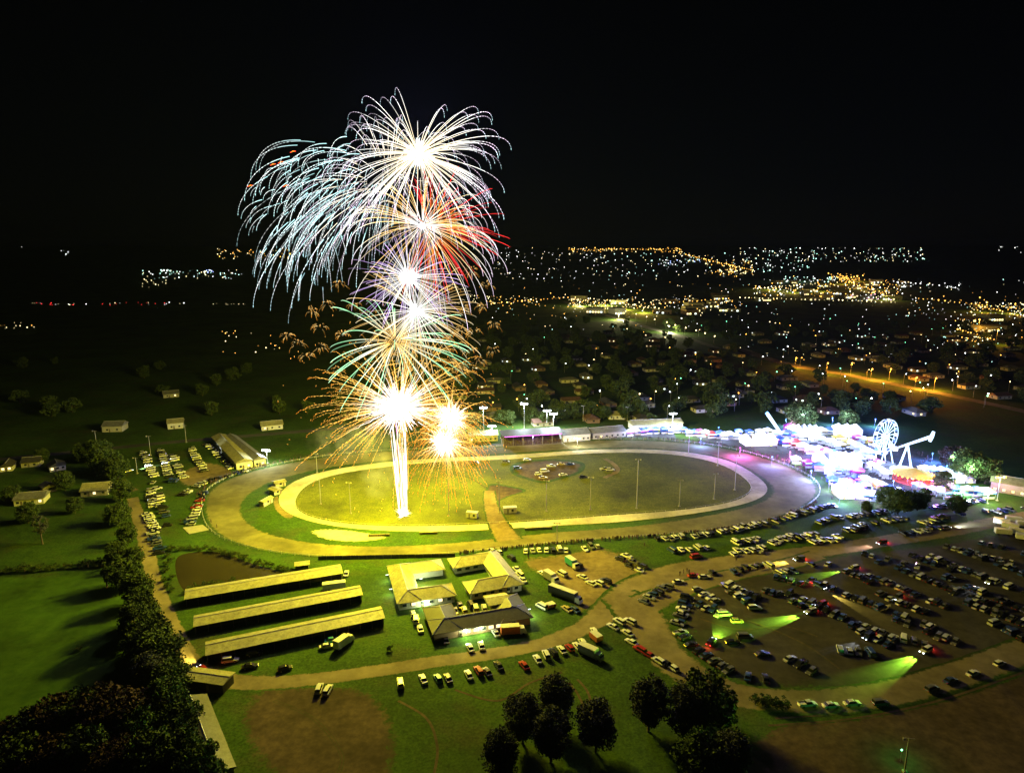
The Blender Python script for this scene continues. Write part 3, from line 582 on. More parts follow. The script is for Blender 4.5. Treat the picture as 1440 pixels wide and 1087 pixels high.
row((966,843),(953,880),9,HP*.9,W5,DARK+['white']*5,0,True); row((957,893),(972,908),4,HP,W5,MIX,0,True); row((984,918),(1025,945),5,HP,W5,DARK,.2,True); row((982,832),(1008,848),5,HP,W5,MIX,0,True); row((1018,822),(1062,842),7,HP,W5,MIX,0,True); row((1030,833),(1050,846),4,HP,W5,MIX,0,True); row((1052,953),(1078,958),4,HP,W5,DARK,0,True); row((985,852),(1012,866),4,HP,W5,MIX,0,True)
W6 = 'in the big dark field lot inside the ring road'
for A, B, n in (((1075,830),(1125,850),8),((1090,812),(1125,822),6),((1110,838),(1255,900),20),((1140,818),(1310,885),24),((1195,800),(1330,855),20),((1165,795),(1230,822),9),((1240,838),(1300,862),8),((1235,790),(1400,855),20),((1300,782),(1440,835),18),((1350,775),(1450,812),12),((1275,780),(1345,806),8),((1400,880),(1450,905),5),((1180,915),(1225,922),5),((1250,870),(1345,905),12),((1110,928),(1140,945),3),((1085,810),(1140,795),7),((1330,770),(1445,800),14),((1380,765),(1460,785),8),((1300,800),(1440,860),18),((1330,830),(1450,885),14),((1215,780),(1290,798),9),((1360,850),(1440,880),8),((1270,900),(1330,915),5),((1200,885),(1260,912),6)): row(A, B, n, HP, W6, DARK+['white', 'silver'], .18, True)
W7 = 'on the dark grass between carnival and back road'
for A, B, n in (((1195,728),(1250,718),9),((1215,740),(1270,730),8),((1290,738),(1350,724),9),((1310,715),(1380,706),10),((1390,722),(1440,716),6),((1270,752),(1320,744),6)): row(A, B, n, HP, W7, DARK+['white','blue','blue'], .2)
# side-on cars along the outer kerb of the ring road
for px, py, c, k in ((1135,993,'white','ute'),(1168,994,'white','sedan'),(1198,991,'white','sedan'),(1238,991,'grey','wagon'),(1310,971,'grey','wagon'),(1336,959,'blue','sedan'),(1368,949,'white','sedan'),(1405,935,'white','hatch')):
    car(G(px,py)+Vector((0,0,.07)), heading_px((px-20, py+(2 if px<1250 else 8)), (px+20, py-(2 if px<1250 else 8))), k, c, '%s %s parked side-on along the outer edge of the ring road' % (c, KN[k]), '%s %ss outer edge of ring road' % (c, KN[k]))
def singles(lst, hd, where):
    for px, py, c, k in lst: car(G(px,py)+Vector((0,0,.07)), rad(hd+R.uniform(-7,7)), k, c, '%s %s parked %s' % (c, KN[k], where), '%s %ss parked %s' % (c, KN[k], where))
singles(((563,963,'gold','wagon'),(595,957,'white','sedan'),(616,956,'teal','hatch'),(630,956,'grey','sedan'),(659,951,'white','sedan'),(673,946,'red','wagon'),(685,947,'black','sedan'),(701,938,'black','sedan'),(737,938,'red','sedan'),(756,929,'white','sedan'),(768,923,'white','wagon'),(778,920,'black','wagon'),(790,916,'white','sedan'),(801,913,'red','hatch'),(812,911,'white','sedan'),(819,905,'white','hatch'),(836,890,'white','sedan')), 110, 'in the line on the grass below the curved lane')
singles(((862,883,'white','sedan'),(871,876,'white','wagon'),(886,876,'white','wagon'),(882,892,'white','sedan'),(888,905,'white','sedan'),(900,916,'red','wagon'),(912,923,'red','sedan'),(926,932,'white','wagon'),(936,935,'black','sedan'),(946,941,'white','hatch')), 125, 'on the grass wedge between lane and ring road')
singles(((324,931,'white','wagon'),(352,939,'black','sedan'),(358,921,'black','wagon'),(401,942,'black','hatch'),(467,902,'teal','sedan'),(460,911,'white','sedan')), 20, 'in front of the open stable shed')
singles(((449,971,'white','wagon'),(461,973,'white','wagon')), 90, 'side by side on the bare paddock')
singles(((487,808,'white','sedan'),), 100, 'at the end of the stable shed near the pond')
singles(((581,866,'black','wagon'),(585,874,'white','van'),(591,886,'white','sedan'),(627,902,'black','sedan'),(661,913,'white','sedan'),(677,910,'white','sedan'),(697,892,'silver','sedan'),(640,862,'black','ute'),(653,860,'white','wagon'),(669,858,'white','van'),(681,857,'white','wagon'),(647,853,'black','sedan'),(662,853,'black','van')), 105, 'around the dark roofed stable block')
singles(((692,776,'white','sedan'),(702,778,'white','hatch'),(719,786,'black','wagon'),(727,803,'white','ute'),(731,810,'white','wagon'),(735,817,'white','sedan')), 120, 'beside the wrapped pale building')
singles(((763,808,'white','sedan'),(790,809,'white','van'),(812,797,'black','wagon'),(819,813,'white','sedan'),(831,822,'white','sedan'),(842,822,'white','wagon'),(852,819,'black','wagon'),(762,855,'white','van'),(797,858,'gold','sedan'),(808,859,'blue','sedan'),(872,788,'black','wagon'),(881,784,'white','ute'),(890,792,'grey','ute'),(897,803,'white','sedan'),(886,798,'black','ute'),(903,798,'black','wagon')), 130, 'in the bare dirt yard')
singles(((954,820,'white','sedan'),(975,811,'red','sedan'),(990,813,'white','sedan'),(979,785,'red','van')), 10, 'on the verge north of the road junction')
singles(((1030,905,'black','sedan'),(1047,898,'grey','van'),(1072,922,'black','sedan'),(1061,857,'white','wagon'),(1036,875,'gold','hatch'),(1018,866,'silver','van')), 5, 'scattered inside the ring road bend')
# show cars on the infield
singles(((711,651,'grey','sedan'),(728,660,'blue','wagon'),(741,648,'silver','sedan'),(757,668,'white','hatch'),(775,657,'silver','ute'),(789,654,'gold','sedan'),(802,654,'blue','sedan'),(766,664,'white','van'),(792,669,'white','sedan'),(820,672,'black','sedan'),(764,673,'gold','sedan'),(850,661,'silver','ute'),(858,662,'white','wagon'),(668,652,'grey','sedan')), 10, 'on the churned infield pad')
def truck(px, py, hd, L, boxc, cabc, label, h=3.2, cat='truck'):
    t = thing('truck' if cat == 'truck' else 'trailer', label, cat, G(px,py)+Vector((0,0,.07)), rad(hd)); W = 1.2
    bo = MB(); bo.box(-L/2, L/2-(2.1 if cat == 'truck' else 0), -W, W, .8, h); bo.obj('box_body', boxc, t)
    MB().box(-L/2+.05, L/2-(2.15 if cat == 'truck' else .05), -W+.05, W-.05, h+.002, h+.1).obj('roof', M['ridge'], t)
    MB().box(-L/2, L/2-.2, -.5, .5, .5, .79).obj('chassis', M['black'], t)
    if cat == 'truck':
        cb = MB(); loft(cb, [(L/2-2.0,.5,2.5,W*.95,W*.88),(L/2-.6,.5,2.5,W*.95,W*.85),(L/2-.1,.5,1.6,W*.93,W*.85),(L/2,.5,1.4,W*.9,W*.8)]); cb.obj('cab', cabc, t)
        MB().add([(L/2-.52,-W*.8,2.4),(L/2-.52,W*.8,2.4),(L/2-.1,W*.82,1.68),(L/2-.1,-W*.82,1.68)], [(0,1,2,3)]).obj('windscreen', M['glass'], t)
    else: MB().tube([(L/2,0,.6),(L/2+1.2,0,.5)], [.06,.06], 4).obj('drawbar', M['black'], t)
    wh = MB().disc((0,-.14,0), .45, .28, 12, 0, 'y').mesh('wheel', [M['tyre']])
    for x in ([-L*.36, -L*.22, L*.38] if L > 6 else [-L*.3, L*.3]):
        for s in (-1, 1): inst('wheel', wh, t, (x, s*(W-.16), .45))
truck(795,842,-38,13,M['black'],PAINT['white'],'long dark horse truck with pale roof in the dirt yard',3.6)
truck(775,817,-55,7,M['trailgrey'],PAINT['white'],'short grey box truck in the dirt yard')
truck(805,797,-60,7,PAINT['teal'],PAINT['white'],'blue and white truck parked in the dirt yard')
truck(722,892,8,8,M['orange'],PAINT['white'],'orange and white truck parked by the lit verandah')
truck(831,924,-40,8,M['trailgrey'],PAINT['grey'],'grey horse float truck at the end of the car line')
truck(838,901,-60,4,M['orange'],None,'small orange box trailer behind the grey horse float truck',2.4,'trailer')
truck(484,908,60,7,M['white'],PAINT['white'],'white horse float truck in front of the open shed')
truck(774,855,30,3,M['orange'],None,'little orange trailer beside the bright stable corner',1.7,'trailer')
truck(470,829,15,8,M['white'],None,'long white float trailer between the stable sheds',2.8,'trailer')
for i, (px, py) in enumerate(((1408,738),(1420,744),(1430,752),(1440,760),(1425,735),(1440,742),(1410,752))): truck(px,py,-40+i*4,6,M['white'],None,'white caravan in the cluster by the carnival back road',2.7,'trailer')
for o in C.objects:
    if o.get('label', '').startswith('white caravan'): o['group'] = 'caravans by the back road'; o['category'] = 'caravan'; o.name = 'caravan'
# cars with their lamps on, lighting the grass
def lit_car(px, py, tx, ty, col, hcol, pw, label, ang=24):
    p = G(px,py)+Vector((0,0,.07)); q = G(tx,ty); hd = math.atan2((q-p).y, (q-p).x)
    t = car(p, hd, 'wagon', col, label, None, True, True)
    for s in (-1, 1): spot('headlight_beam', (2.5, s*.6, .75), (20, s*.8, .0), pw*3.4, hcol, ang, .6, .08, t)
    point('tail_glow', (-2.9, 0, .7), 260, (1, .05, .03), .15, t)
LG = (.42, 1.0, .05); LY = (1, .75, .12)
lit_car(1140,862,1000,897,'silver',LG,60000,'silver car shining headlights on grass towards the ring road bend')
lit_car(1200,801,1090,824,'white',LG,50000,'white car shining headlights along the rows near the road')
lit_car(1302,917,1215,958,'white',LG,60000,'white car with bright headlights facing down the dark field lot')
lit_car(1152,826,1185,842,'blue',LY,30000,'blue car with warm headlights on yellow lit earth')
lit_car(1124,788,1050,800,'grey',LY,30000,'grey car with warm headlights driving the road beside the fence lot')
lit_car(285,944,262,925,'red',LY,25000,'red car with lamps on turning at the lane corner')
lit_car(1000,905,1010,893,'black',LG,15000,'black car with headlights on at the bend of the ring road',50)
lit_car(1330,744,1360,739,'white',(.8,.95,1),20000,'white car driving the road behind the carnival trees')
lit_car(1240,765,1225,768,'red',(1,.6,.5),9000,'red car with tail lamps on along the back road')
lit_car(215,705,200,702,'white',(.6,1,.8),9000,'white car with headlights on in the bend lot')
lit_car(1262,842,1245,850,'grey',LY,2500,'grey car with dim warm lamps in the middle rows of the field lot')
lit_car(1155,852,1140,858,'red',LG,2500,'red car with tail lamps glowing beside the upper green beam')
lit_car(1222,898,1205,905,'blue',(.8,.9,1),2500,'blue car with white lamps near the lower rows of the field lot')
lit_car(1392,820,1380,826,'silver',(.9,.95,1),2500,'silver car with white lamps at the far side of the field lot')
lit_car(180,664,196,660,'white',(.9,1,.95),30000,'white car with glaring headlights at the lane entrance')

# the cars that show largest are things of their own; the remaining far ones are one mass
n_now = sum(1 for o in C.objects if o.get('category') == 'car')
QUEUE.sort(key=lambda q: (q[0]-Vector((0,0,H))).length)
for q in QUEUE[:max(0, 300-n_now)]: car(*q)
far = MB(); CK = list(PAINT)
for p, hd, k, c, *_ in QUEUE[max(0, 300-n_now):]:
    T = Matrix.Translation(p) @ Matrix.Rotation(hd, 4, 'Z'); kp = CARS[k]
    for me, mi in ((kp['body'], CK.index(c)), (kp['glass'], len(CK))): far.add([tuple(T @ v.co) for v in me.vertices], [tuple(f.vertices) for f in me.polygons], mi)
    for sx in (-1, 1):
        for sy in (-1, 1):
            W_ = T @ Matrix.Translation((sx*kp['wx'], sy*(kp['W']-.06), kp['wr'])); far.add([tuple(W_ @ v.co) for v in kp['wheel'].vertices], [tuple(f.vertices) for f in kp['wheel'].polygons], len(CK)+1)
fo = far.obj('distant_cars', [PAINT[c] for c in CK]+[M['glass'], M['tyre']]); fo['kind'] = 'stuff'; tag(fo, 'mass of tiny parked cars in the farthest rows around the track', 'cars')

# ================================================================ POLES AND FLOODLIGHTS
def pole(px, py, h, label, n_lamp=2, group=None, lit=None, power=0, col=(.8,.92,1)):
    t = thing('light_pole', label, 'light pole', G(px, py), R.uniform(-.2,.2), group)
    MB().tube([(0,0,0),(0,0,h*.6),(0,0,h)], [.22,.17,.11], 8).obj('pole', M['steel'], t); MB().box(-.45,.45,-.45,.45,0,.35).obj('footing', M['concrete'], t)
    MB().box(*((-2.2,2.2) if lit else (-1.3,1.3)),-.07,.07,h-.25,h-.1).obj('crossarm', M['steel'], t)
    for i in range(n_lamp):
        ls = 1.9 if lit else 1.0; x = (-1.1+2.2*i/max(1,n_lamp-1))*(1.8 if lit else 1); l = MB().box(x-.32*ls,x+.32*ls,-.45,-.08,h-.32*ls,h+.22*ls).obj('lamp', M['trailgrey'], t)
        MB().box(x-.27*ls,x+.27*ls,-.5,-.46,h-.27*ls,h+.17*ls).obj('lens', E_[lit] if lit else M['hl'], l)
    if power: point('floodlight_glow', (0,-1.0,h), power, col, .4, t)
for px, py, h, lb in ((895,715,24,'tall pale light pole on the right half of the infield'),(830,717,16,'light pole with twin lamps near the middle of the infield'),(955,712,13,'shorter light pole near the right end of the infield'),(768,719,15,'slim light pole beside the path crossing'),(702,721,15,'slim light pole at the infield path'),(631,726,18,'light pole just right of the launch site'),(493,722,15,'light pole on the left half of the infield'),(451,709,15,'light pole near the left turn of the infield'),(446,665,11,'light pole on the verge of the left turn'),(1004,702,13,'light pole inside the right turn'),(1033,689,18,'tall light pole at the right end of the infield'),(1009,655,14,'light pole behind the right turn'),(968,637,12,'light pole by the far straight'),(783,764,9,'pale pole beside the trackside car row')): pole(px, py, h, lb)
for px, py, h, pw, lb in ((680,606,16,90000,'blazing floodlight pole beside the grandstand trees'),(737,602,17,90000,'blazing floodlight pole behind the grandstand roof'),(769,606,14,60000,'blazing floodlight pole at the end of the grandstand'),(778,611,14,60000,'blazing floodlight pole next to the grandstand end'),(692,616,8,40000,'low blazing floodlight pole in front of the grandstand'),(376,652,8,26000,'blazing white floodlight between the exhibition halls and track'),(945,606,12,40000,'blazing floodlight above the white show stalls')): pole(px, py, h, lb, 4, None, 'white', pw)
for px, py, h in ((820,592,11),(882,592,10),(212,641,12),(262,622,11),(193,666,9),(136,628,10)): pole(px, py, h, 'plain unlit street pole beside the dark back streets', 1, 'plain unlit poles')
gp = G(1266,1070); t = thing('green_lamp', 'small lamp throwing green light over the dark corner paddock', 'lamp', gp); MB().tube([(0,0,0),(0,0,3)], [.06,.05], 6).obj('stake', M['steel'], t); MB().ball((0,0,3.1), .28).obj('bulb', E_['green'], t); point('green_lamp_light', (0,0,3.5), 900, (.02,1,.12), .2, t)
pole(1272,1085,9,'wooden power pole standing by the green lamp',1)
#===PART5===
# ================================================================ FIREWORKS
FY = G(567,725).y; PX = 0.322
def ramp(cols, s):
    u = s*(len(cols)-1); k = min(int(u), len(cols)-2); f = u-k
    return tuple(cols[k][i]*(1-f)+cols[k+1][i]*f for i in range(3))
WH, LIL, CYA, GLD, ORG, RED_, GRN, PUR = (1,1,1), (1.0,.72,1.0), (.50,.92,.95), (1,.56,.10), (1,.30,.02), (1,.04,.04), (.35,1,.45), (.65,.4,1)
def burst(label, px, py, Rpx, n, cols, droop, s0=0.02, rad_m=.17, dash=0.0, bias=None, jitter=.25, dY=0, core=0, corecol=WH, squig=0, light=None, k=1.0, ease=1.7, seed=1):
    k0 = k; k = 1.0
    rr = random.Random(seed); c = VP(px, py, FY+dY)
    t = thing('firework_burst', label, 'firework', c, 0, None); Lm = Rpx*PX
    for i in range(n):
        while True:
            d = Vector((rr.gauss(0,1), rr.gauss(0,1), rr.gauss(0,1))).normalized()
            if bias is None or bias(d): break
        L = Lm*(1-jitter*rr.random()); st = s0*rr.uniform(.7,1.3) + (rr.uniform(0,.25) if s0 > .2 else 0); N = 14; m = MB()
        def pos(s): return d*L*(1-max(0.0, 1-s)**ease) + Vector((0,0,-droop*L*s*s)) + (Vector((rr.gauss(0,1),rr.gauss(0,1),rr.gauss(0,1)))*squig if squig else Vector())
        pts = [pos(st+(1-st)*q/(N-1)) for q in range(N)]
        cl = [tuple(k*x for x in ramp(cols, q/(N-1))) for q in range(N)]; rads = [rad_m*(1.0-.45*q/(N-1)) for q in range(N)]; rads[0] *= .6; rads[-1] *= .5
        k = k0*rr.uniform(.35,1.25); cl = [tuple(k*x for x in c_) for c_ in cl]
        if dash:
            N2 = 40; pts = [pos(st+(1-st)*q/(N2-1)) for q in range(N2)]; cl = [tuple(k*x for x in ramp(cols, q/(N2-1))) for q in range(N2)]
            rads = [rad_m*(1.0-.4*q/(N2-1))*((.10 if q % 2 else rr.uniform(.5,1.5)) if q > N2*(1-dash) else 1) for q in range(N2)]
        m.tube(pts, rads, 4, 0, cl)
        m.obj('spark_trail', E_['spark'], t)
    if core:
        m = MB()
        for i in range(300):
            d = Vector((rr.gauss(0,1), rr.gauss(0,1), rr.gauss(0,1))).normalized(); L = core*PX*rr.uniform(.3,1.0)**1.5
            m.tube([d*.05, d*L*.6, d*L], [.20,.12,.03], 3, 0, [corecol, corecol, ramp([corecol, cols[-1]], .45)], caps=False)
        o = m.obj('fire_core', E_['core'], t); o['kind'] = 'stuff'
    if squig and core > 10:
        m = MB()
        for i in range(260):
            d = Vector((rr.gauss(0,1), rr.gauss(0,1), rr.gauss(0,1))).normalized()*Lm*rr.uniform(.3,1.15); d.z -= droop*Lm*.5; e = Vector((rr.gauss(0,.3), 0, rr.gauss(-.4,.3)))
            m.tube([d, d+e], [.09,.03], 3, 0, [ramp(cols, .6), cols[-1]])
        m.obj('ember', E_['spark'], t)['kind'] = 'stuff'
    if light:
        for sy in (-1, 1): point('burst_light', (0, sy*(core*PX*1.1+5), core*PX), light[0]*.5, light[1], 4.0, t)
    return t
up = lambda d: -.75 < d.z < .74
burst('huge white and lilac shell with drooping arms at the top of the display', 588, 217, 126, 170, [(1,.8,.45),(1,.9,.7),WH,LIL,CYA], .30, .03, .115, .5, up, .3, 0, 24, WH, 0, (3.2e5, (.62,.50,1.0)), 1.0, 1.9, 3)
burst('pale cyan willow shell trailing long beaded arms down its side', 560, 240, 215, 130, [CYA,(.8,1,1),WH,CYA], .42, .42, .13, .75, lambda d: d.x < -.25 and -.6 < d.z < .42, .4, 6, 0, WH, 0, None, .9, 1.7, 5)
burst('cyan beaded shell hanging left of the display', 450, 290, 110, 60, [CYA,WH,CYA], .40, .55, .12, .8, lambda d: d.x < .2, .3, -8, 0, WH, 0, None, .9, 1.6, 8)
burst('second white shell with loose beaded arms behind the top burst', 548, 262, 150, 100, [(1,.85,.6),WH,LIL,CYA], .34, .22, .10, .7, lambda d: d.x < .5 and d.z > -.6, .4, 14, 0, WH, 0, None, .9, 1.7, 21)
burst('golden and white shell with streaks falling below the top burst', 594, 318, 115, 120, [WH,GLD,(1,.8,.4),WH,LIL], .45, .05, .11, 0, lambda d: d.z > -.9, .35, 4, 6, WH, 0, None, 1.0, 1.7, 9)
burst('red shell with straight thin streaks behind the white ones', 606, 322, 108, 80, [ORG,RED_,RED_,RED_], .14, .2, .13, 0, lambda d: d.x > -.4, .3, 12, 0, WH, 0, None, 1.0, 1.3, 10)
burst('small violet and white shell in the middle of the column', 574, 390, 84, 130, [WH,WH,PUR,LIL], .10, .03, .10, 0, None, .4, 0, 16, WH, 0, (9e4, (1,.6,.45)), 1.0, 1.4, 12)
burst('warm white and gold shell below the violet one', 585, 437, 100, 140, [WH,(1,.9,.6),GLD,(1,.9,.6)], .15, .03, .11, 0, None, .4, -4, 12, WH, 0, None, 1.0, 1.4, 13)
burst('green palm shell with long tapering arms', 556, 480, 112, 70, [GLD,(.9,1,.75),GRN,(.6,1,.6)], .22, .08, .2, 0, lambda d: abs(d.z) < .8, .25, -6, 0, WH, 0, (8e4, (.7,1,.15)), 1.0, 1.3, 14)
burst('big golden shell with feathery arms and a white hot core', 562, 574, 150, 230, [WH,GLD,GLD,ORG], .16, .12, .13, .6, lambda d: d.z > -.6, .6, 0, 44, WH, .14, (2.0e6, (1,.86,.012)), 1.0, 1.5, 15)
burst('loose gold sparks filling the gap above the white hot shell', 592, 515, 95, 110, [GLD,GLD,ORG], .3, .3, .10, .8, None, .6, 8, 0, WH, .12, None, .9, 1.5, 23)
burst('smaller golden shell bursting beside the white hot one', 634, 588, 75, 140, [WH,GLD,GLD,ORG], .35, .05, .12, .6, None, .5, -6, 26, (1,.97,.9), .14, (3.6e5, (1,.68,.02)), 1.0, 1.5, 16)
burst('low golden shell sagging towards the infield', 626, 622, 72, 120, [WH,GLD,ORG,ORG], .5, .05, .12, .6, None, .5, -10, 24, (1,.97,.9), .14, None, 1.0, 1.5, 17)
rr = random.Random(5)
for i, (px, py) in enumerate(((662,492),(690,455),(688,402),(672,505),(450,462),(430,505),(462,425),(478,398),(650,520),(665,470),(505,545),(470,520),(640,400),(400,470),(440,440),(455,490),(485,470),(420,480),(500,430),(655,430),(676,430),(648,465),(668,385),(690,495),(630,505),(490,500))):
    burst('tiny orange crackle burst flickering at the edge of the display', px+rr.uniform(-4,4), py+rr.uniform(-4,4), 14, 14, [(1,.7,.3),GLD,ORG], .6, .25, .07, 0, lambda d: d.z > -.3, .4, rr.uniform(-20,20), 0, WH, .12, None, .8, 1.5, 40+i)['group'] = 'orange crackle bursts'
# fountain column rising from the launch site
t = thing('firework_fountain', 'bright column of comets rising from the launch site on the infield', 'firework', G(567,725))
for i in range(34):
    x = rr.gauss(0,2.0); lean = rr.gauss(0,.7)-.5; z0 = rr.uniform(.5,2 if i < 22 else 26); z1 = z0+rr.uniform(14,46); z1 = min(z1, 46)
    if z1 - z0 < 4: z0 = z1-12
    c = rr.choice([WH,WH,WH,(1,.85,.6),PUR,GLD,(1,.4,.6)]); pts = [(x*.6+lean*q/8*2, rr.gauss(0,.05)+x*.3, z0+(z1-z0)*q/8) for q in range(9)]
    MB().tube(pts, [.05+.07*math.sin(math.pi*q/8) for q in range(9)], 4, 0, [c]*9).obj('spark_trail', E_['spark'], t)
m = MB()
for i in range(140):
    d = Vector((rr.gauss(0,.5), rr.gauss(0,.5), abs(rr.gauss(0,1)))).normalized(); m.tube([d*.1, d*rr.uniform(1.5,5)], [.25,.05], 3, 0, [WH,GLD], caps=False)
m.obj('fire_core', E_['core'], t)['kind'] = 'stuff'
for i in range(7):
    MB().tube([(-3+i*1.0,0,0),(-3+i*1.0,0,1.0)], [.14,.14], 8).obj('mortar_tube', M['black'], t)
point('fountain_light', (0,-1,6), 5e3, (1,.62,.03), 1.5, t)
for i, (px, py) in enumerate(((412,214),(395,229),(384,232),(352,262),(402,262))):
    a = VP(px-4, py+1, FY); b = VP(px+4, py-1, FY); tag(MB().tube([a, a.lerp(b,.5)+Vector((0,0,.3)), b], [.12,.2,.12], 4, 0, [RED_,ORG,RED_]).obj('red_star', E_['spark']), 'small red burning star drifting left of the shells', 'firework', 'drifting red stars')
# drifting smoke beside the column
def smoke(px, py, sx, sy, sz, dens, label, dY=0):
    bm_v = []; n1, n2 = 18, 12; mm = MB(); c = VP(px, py, FY+dY)
    for j in range(n2+1):
        for i in range(n1):
            th = 2*math.pi*i/n1; ph = math.pi*j/n2; r = 1+.18*math.sin(3*th+ph*2)+.12*math.sin(5*ph+th)
            mm.v.append((sx*r*math.sin(ph)*math.cos(th), sy*r*math.sin(ph)*math.sin(th), sz*math.cos(ph)*r))
    for j in range(n2):
        for i in range(n1): mm.f.append((j*n1+i, (j+1)*n1+i, (j+1)*n1+(i+1) % n1, j*n1+(i+1) % n1)); mm.m.append(0)
    m = bpy.data.materials.new('smoke'); m.use_nodes = True; tt = m.node_tree; tt.nodes.remove(tt.nodes['Principled BSDF'])
    pv = tt.nodes.new('ShaderNodeVolumePrincipled'); pv.inputs['Color'].default_value = (.8,.84,.95,1)
    tc = tt.nodes.new('ShaderNodeTexCoord'); nz = tt.nodes.new('ShaderNodeTexNoise'); nz.inputs['Scale'].default_value = .16; nz.inputs['Detail'].default_value = 4
    tt.links.new(tc.outputs['Object'], nz.inputs['Vector'])
    ln = tt.nodes.new('ShaderNodeVectorMath'); ln.operation = 'DIVIDE'; ln.inputs[1].default_value = (sx, sy, sz); tt.links.new(tc.outputs['Object'], ln.inputs[0])
    l2 = tt.nodes.new('ShaderNodeVectorMath'); l2.operation = 'LENGTH'; tt.links.new(ln.outputs[0], l2.inputs[0])
    mr = tt.nodes.new('ShaderNodeMapRange'); mr.inputs[1].default_value = .95; mr.inputs[2].default_value = .1; mr.inputs[3].default_value = 0; mr.inputs[4].default_value = 1; tt.links.new(l2.outputs['Value'], mr.inputs[0])
    m2 = tt.nodes.new('ShaderNodeMapRange'); m2.inputs[1].default_value = .42; m2.inputs[2].default_value = .7; m2.inputs[3].default_value = 0; m2.inputs[4].default_value = dens; tt.links.new(nz.outputs['Fac'], m2.inputs[0])
    mu = tt.nodes.new('ShaderNodeMath'); mu.operation = 'MULTIPLY'; tt.links.new(mr.outputs[0], mu.inputs[0]); tt.links.new(m2.outputs[0], mu.inputs[1]); tt.links.new(mu.outputs[0], pv.inputs['Density'])
    tt.links.new(pv.outputs[0], tt.nodes['Material Output'].inputs['Volume'])
    o = mm.obj('smoke', m); o.location = c; o['kind'] = 'stuff'; tag(o, label, 'smoke'); return o
smoke(532, 662, 12, 9, 18, .05, 'pale smoke drifting off the rising comet column')
smoke(496, 622, 26, 12, 13, .045, 'thin bluish smoke bank hanging over the far straight', 40)

# ================================================================ PEOPLE
def person_mesh():
    me = bpy.data.meshes.new('body'); J = [(0,0,.95,.15),(0,0,1.2,.15),(0,0,1.42,.16),(0,0,1.52,.06),(0,.01,1.66,.105),(.1,0,.85,.09),(.12,.02,.48,.065),(.12,-.02,.07,.045),(.12,.14,.03,.04),(-.1,0,.85,.09),(-.12,.02,.48,.065),(-.12,-.02,.07,.045),(-.12,.14,.03,.04),(.2,0,1.4,.06),(.27,-.02,1.12,.045),(.25,.1,.88,.035),(-.2,0,1.4,.06),(-.27,-.02,1.12,.045),(-.25,.1,.88,.035)]
    Ed = [(0,1),(1,2),(2,3),(3,4),(0,5),(5,6),(6,7),(7,8),(0,9),(9,10),(10,11),(11,12),(2,13),(13,14),(14,15),(2,16),(16,17),(17,18)]
    me.from_pydata([j[:3] for j in J], Ed, []); o = bpy.data.objects.new('tmp', me); C.objects.link(o)
    md = o.modifiers.new('s', 'SKIN')
    if not me.skin_vertices: me.skin_vertices.new()
    for i, j in enumerate(J): me.skin_vertices[0].data[i].radius = (j[3], j[3]); me.skin_vertices[0].data[i].use_root = (i == 0)
    dg = bpy.context.evaluated_depsgraph_get(); out = bpy.data.meshes.new_from_object(o.evaluated_get(dg)); bpy.data.objects.remove(o); out.name = 'body'
    out.materials.clear(); out.materials.append(mat('dark_clothes', (.04,.045,.07), (.12,.05,.04), 3)); return out
PM = person_mesh()
for i, (px, py) in enumerate(((961,806),(966,804),(969,806),(956,809),(745,819),(743,786),(906,768),(858,762),(640,890),(650,896),(632,893),(1035,789),(297,735),(305,742),(272,712),(254,735))):
    o = inst('person', PM, None, G(px,py)+Vector((0,0,.07)), R.uniform(0,6.28), R.uniform(.95,1.05)); tag(o, 'person in dark clothes standing among the parked cars', 'person', 'people among the cars')
pv_ = np.array([v.co[:] for v in PM.vertices]); pf_ = [tuple(p.vertices) for p in PM.polygons]
def crowd(name, label, pts, dens):
    V = []; Fc = []; step = max(1, len(pf_)//1)
    for (p, k) in pts:
        a = R.uniform(0,6.28); ca, sa = math.cos(a), math.sin(a); s = R.uniform(.9,1.08); n0 = len(V)
        q = pv_*s; x = q[:,0]*ca-q[:,1]*sa+p.x; y = q[:,0]*sa+q[:,1]*ca+p.y; z = q[:,2]+p.z
        V += list(zip(x.tolist(), y.tolist(), z.tolist())); Fc += [tuple(i+n0 for i in f) for f in pf_]
    me = bpy.data.meshes.new(name); me.from_pydata(V, [], Fc); me.materials.append(PM.materials[0]); o = link(bpy.data.objects.new(name, me)); tag(o, label, 'crowd'); o['kind'] = 'stuff'; return o
def outside(q):
    v = q-TC; return v.length > (outer(math.atan2(v.y/.55, v.x))-TC).length*1.04
def along(fn_, t0, t1, n, off0, off1): return [(TC+(fn_(R.uniform(t0,t1))-TC)*R.uniform(off0,off1), 0) for _ in range(n)]
crowd('crowd', 'spectators lining the outside of the track fence', along(outer, -1.75, -.25, 320, 1.02, 1.035)+along(outer, 2.2, 3.3, 120, 1.02, 1.035)+along(outer, .2, 1.5, 220, 1.02, 1.045), 1)

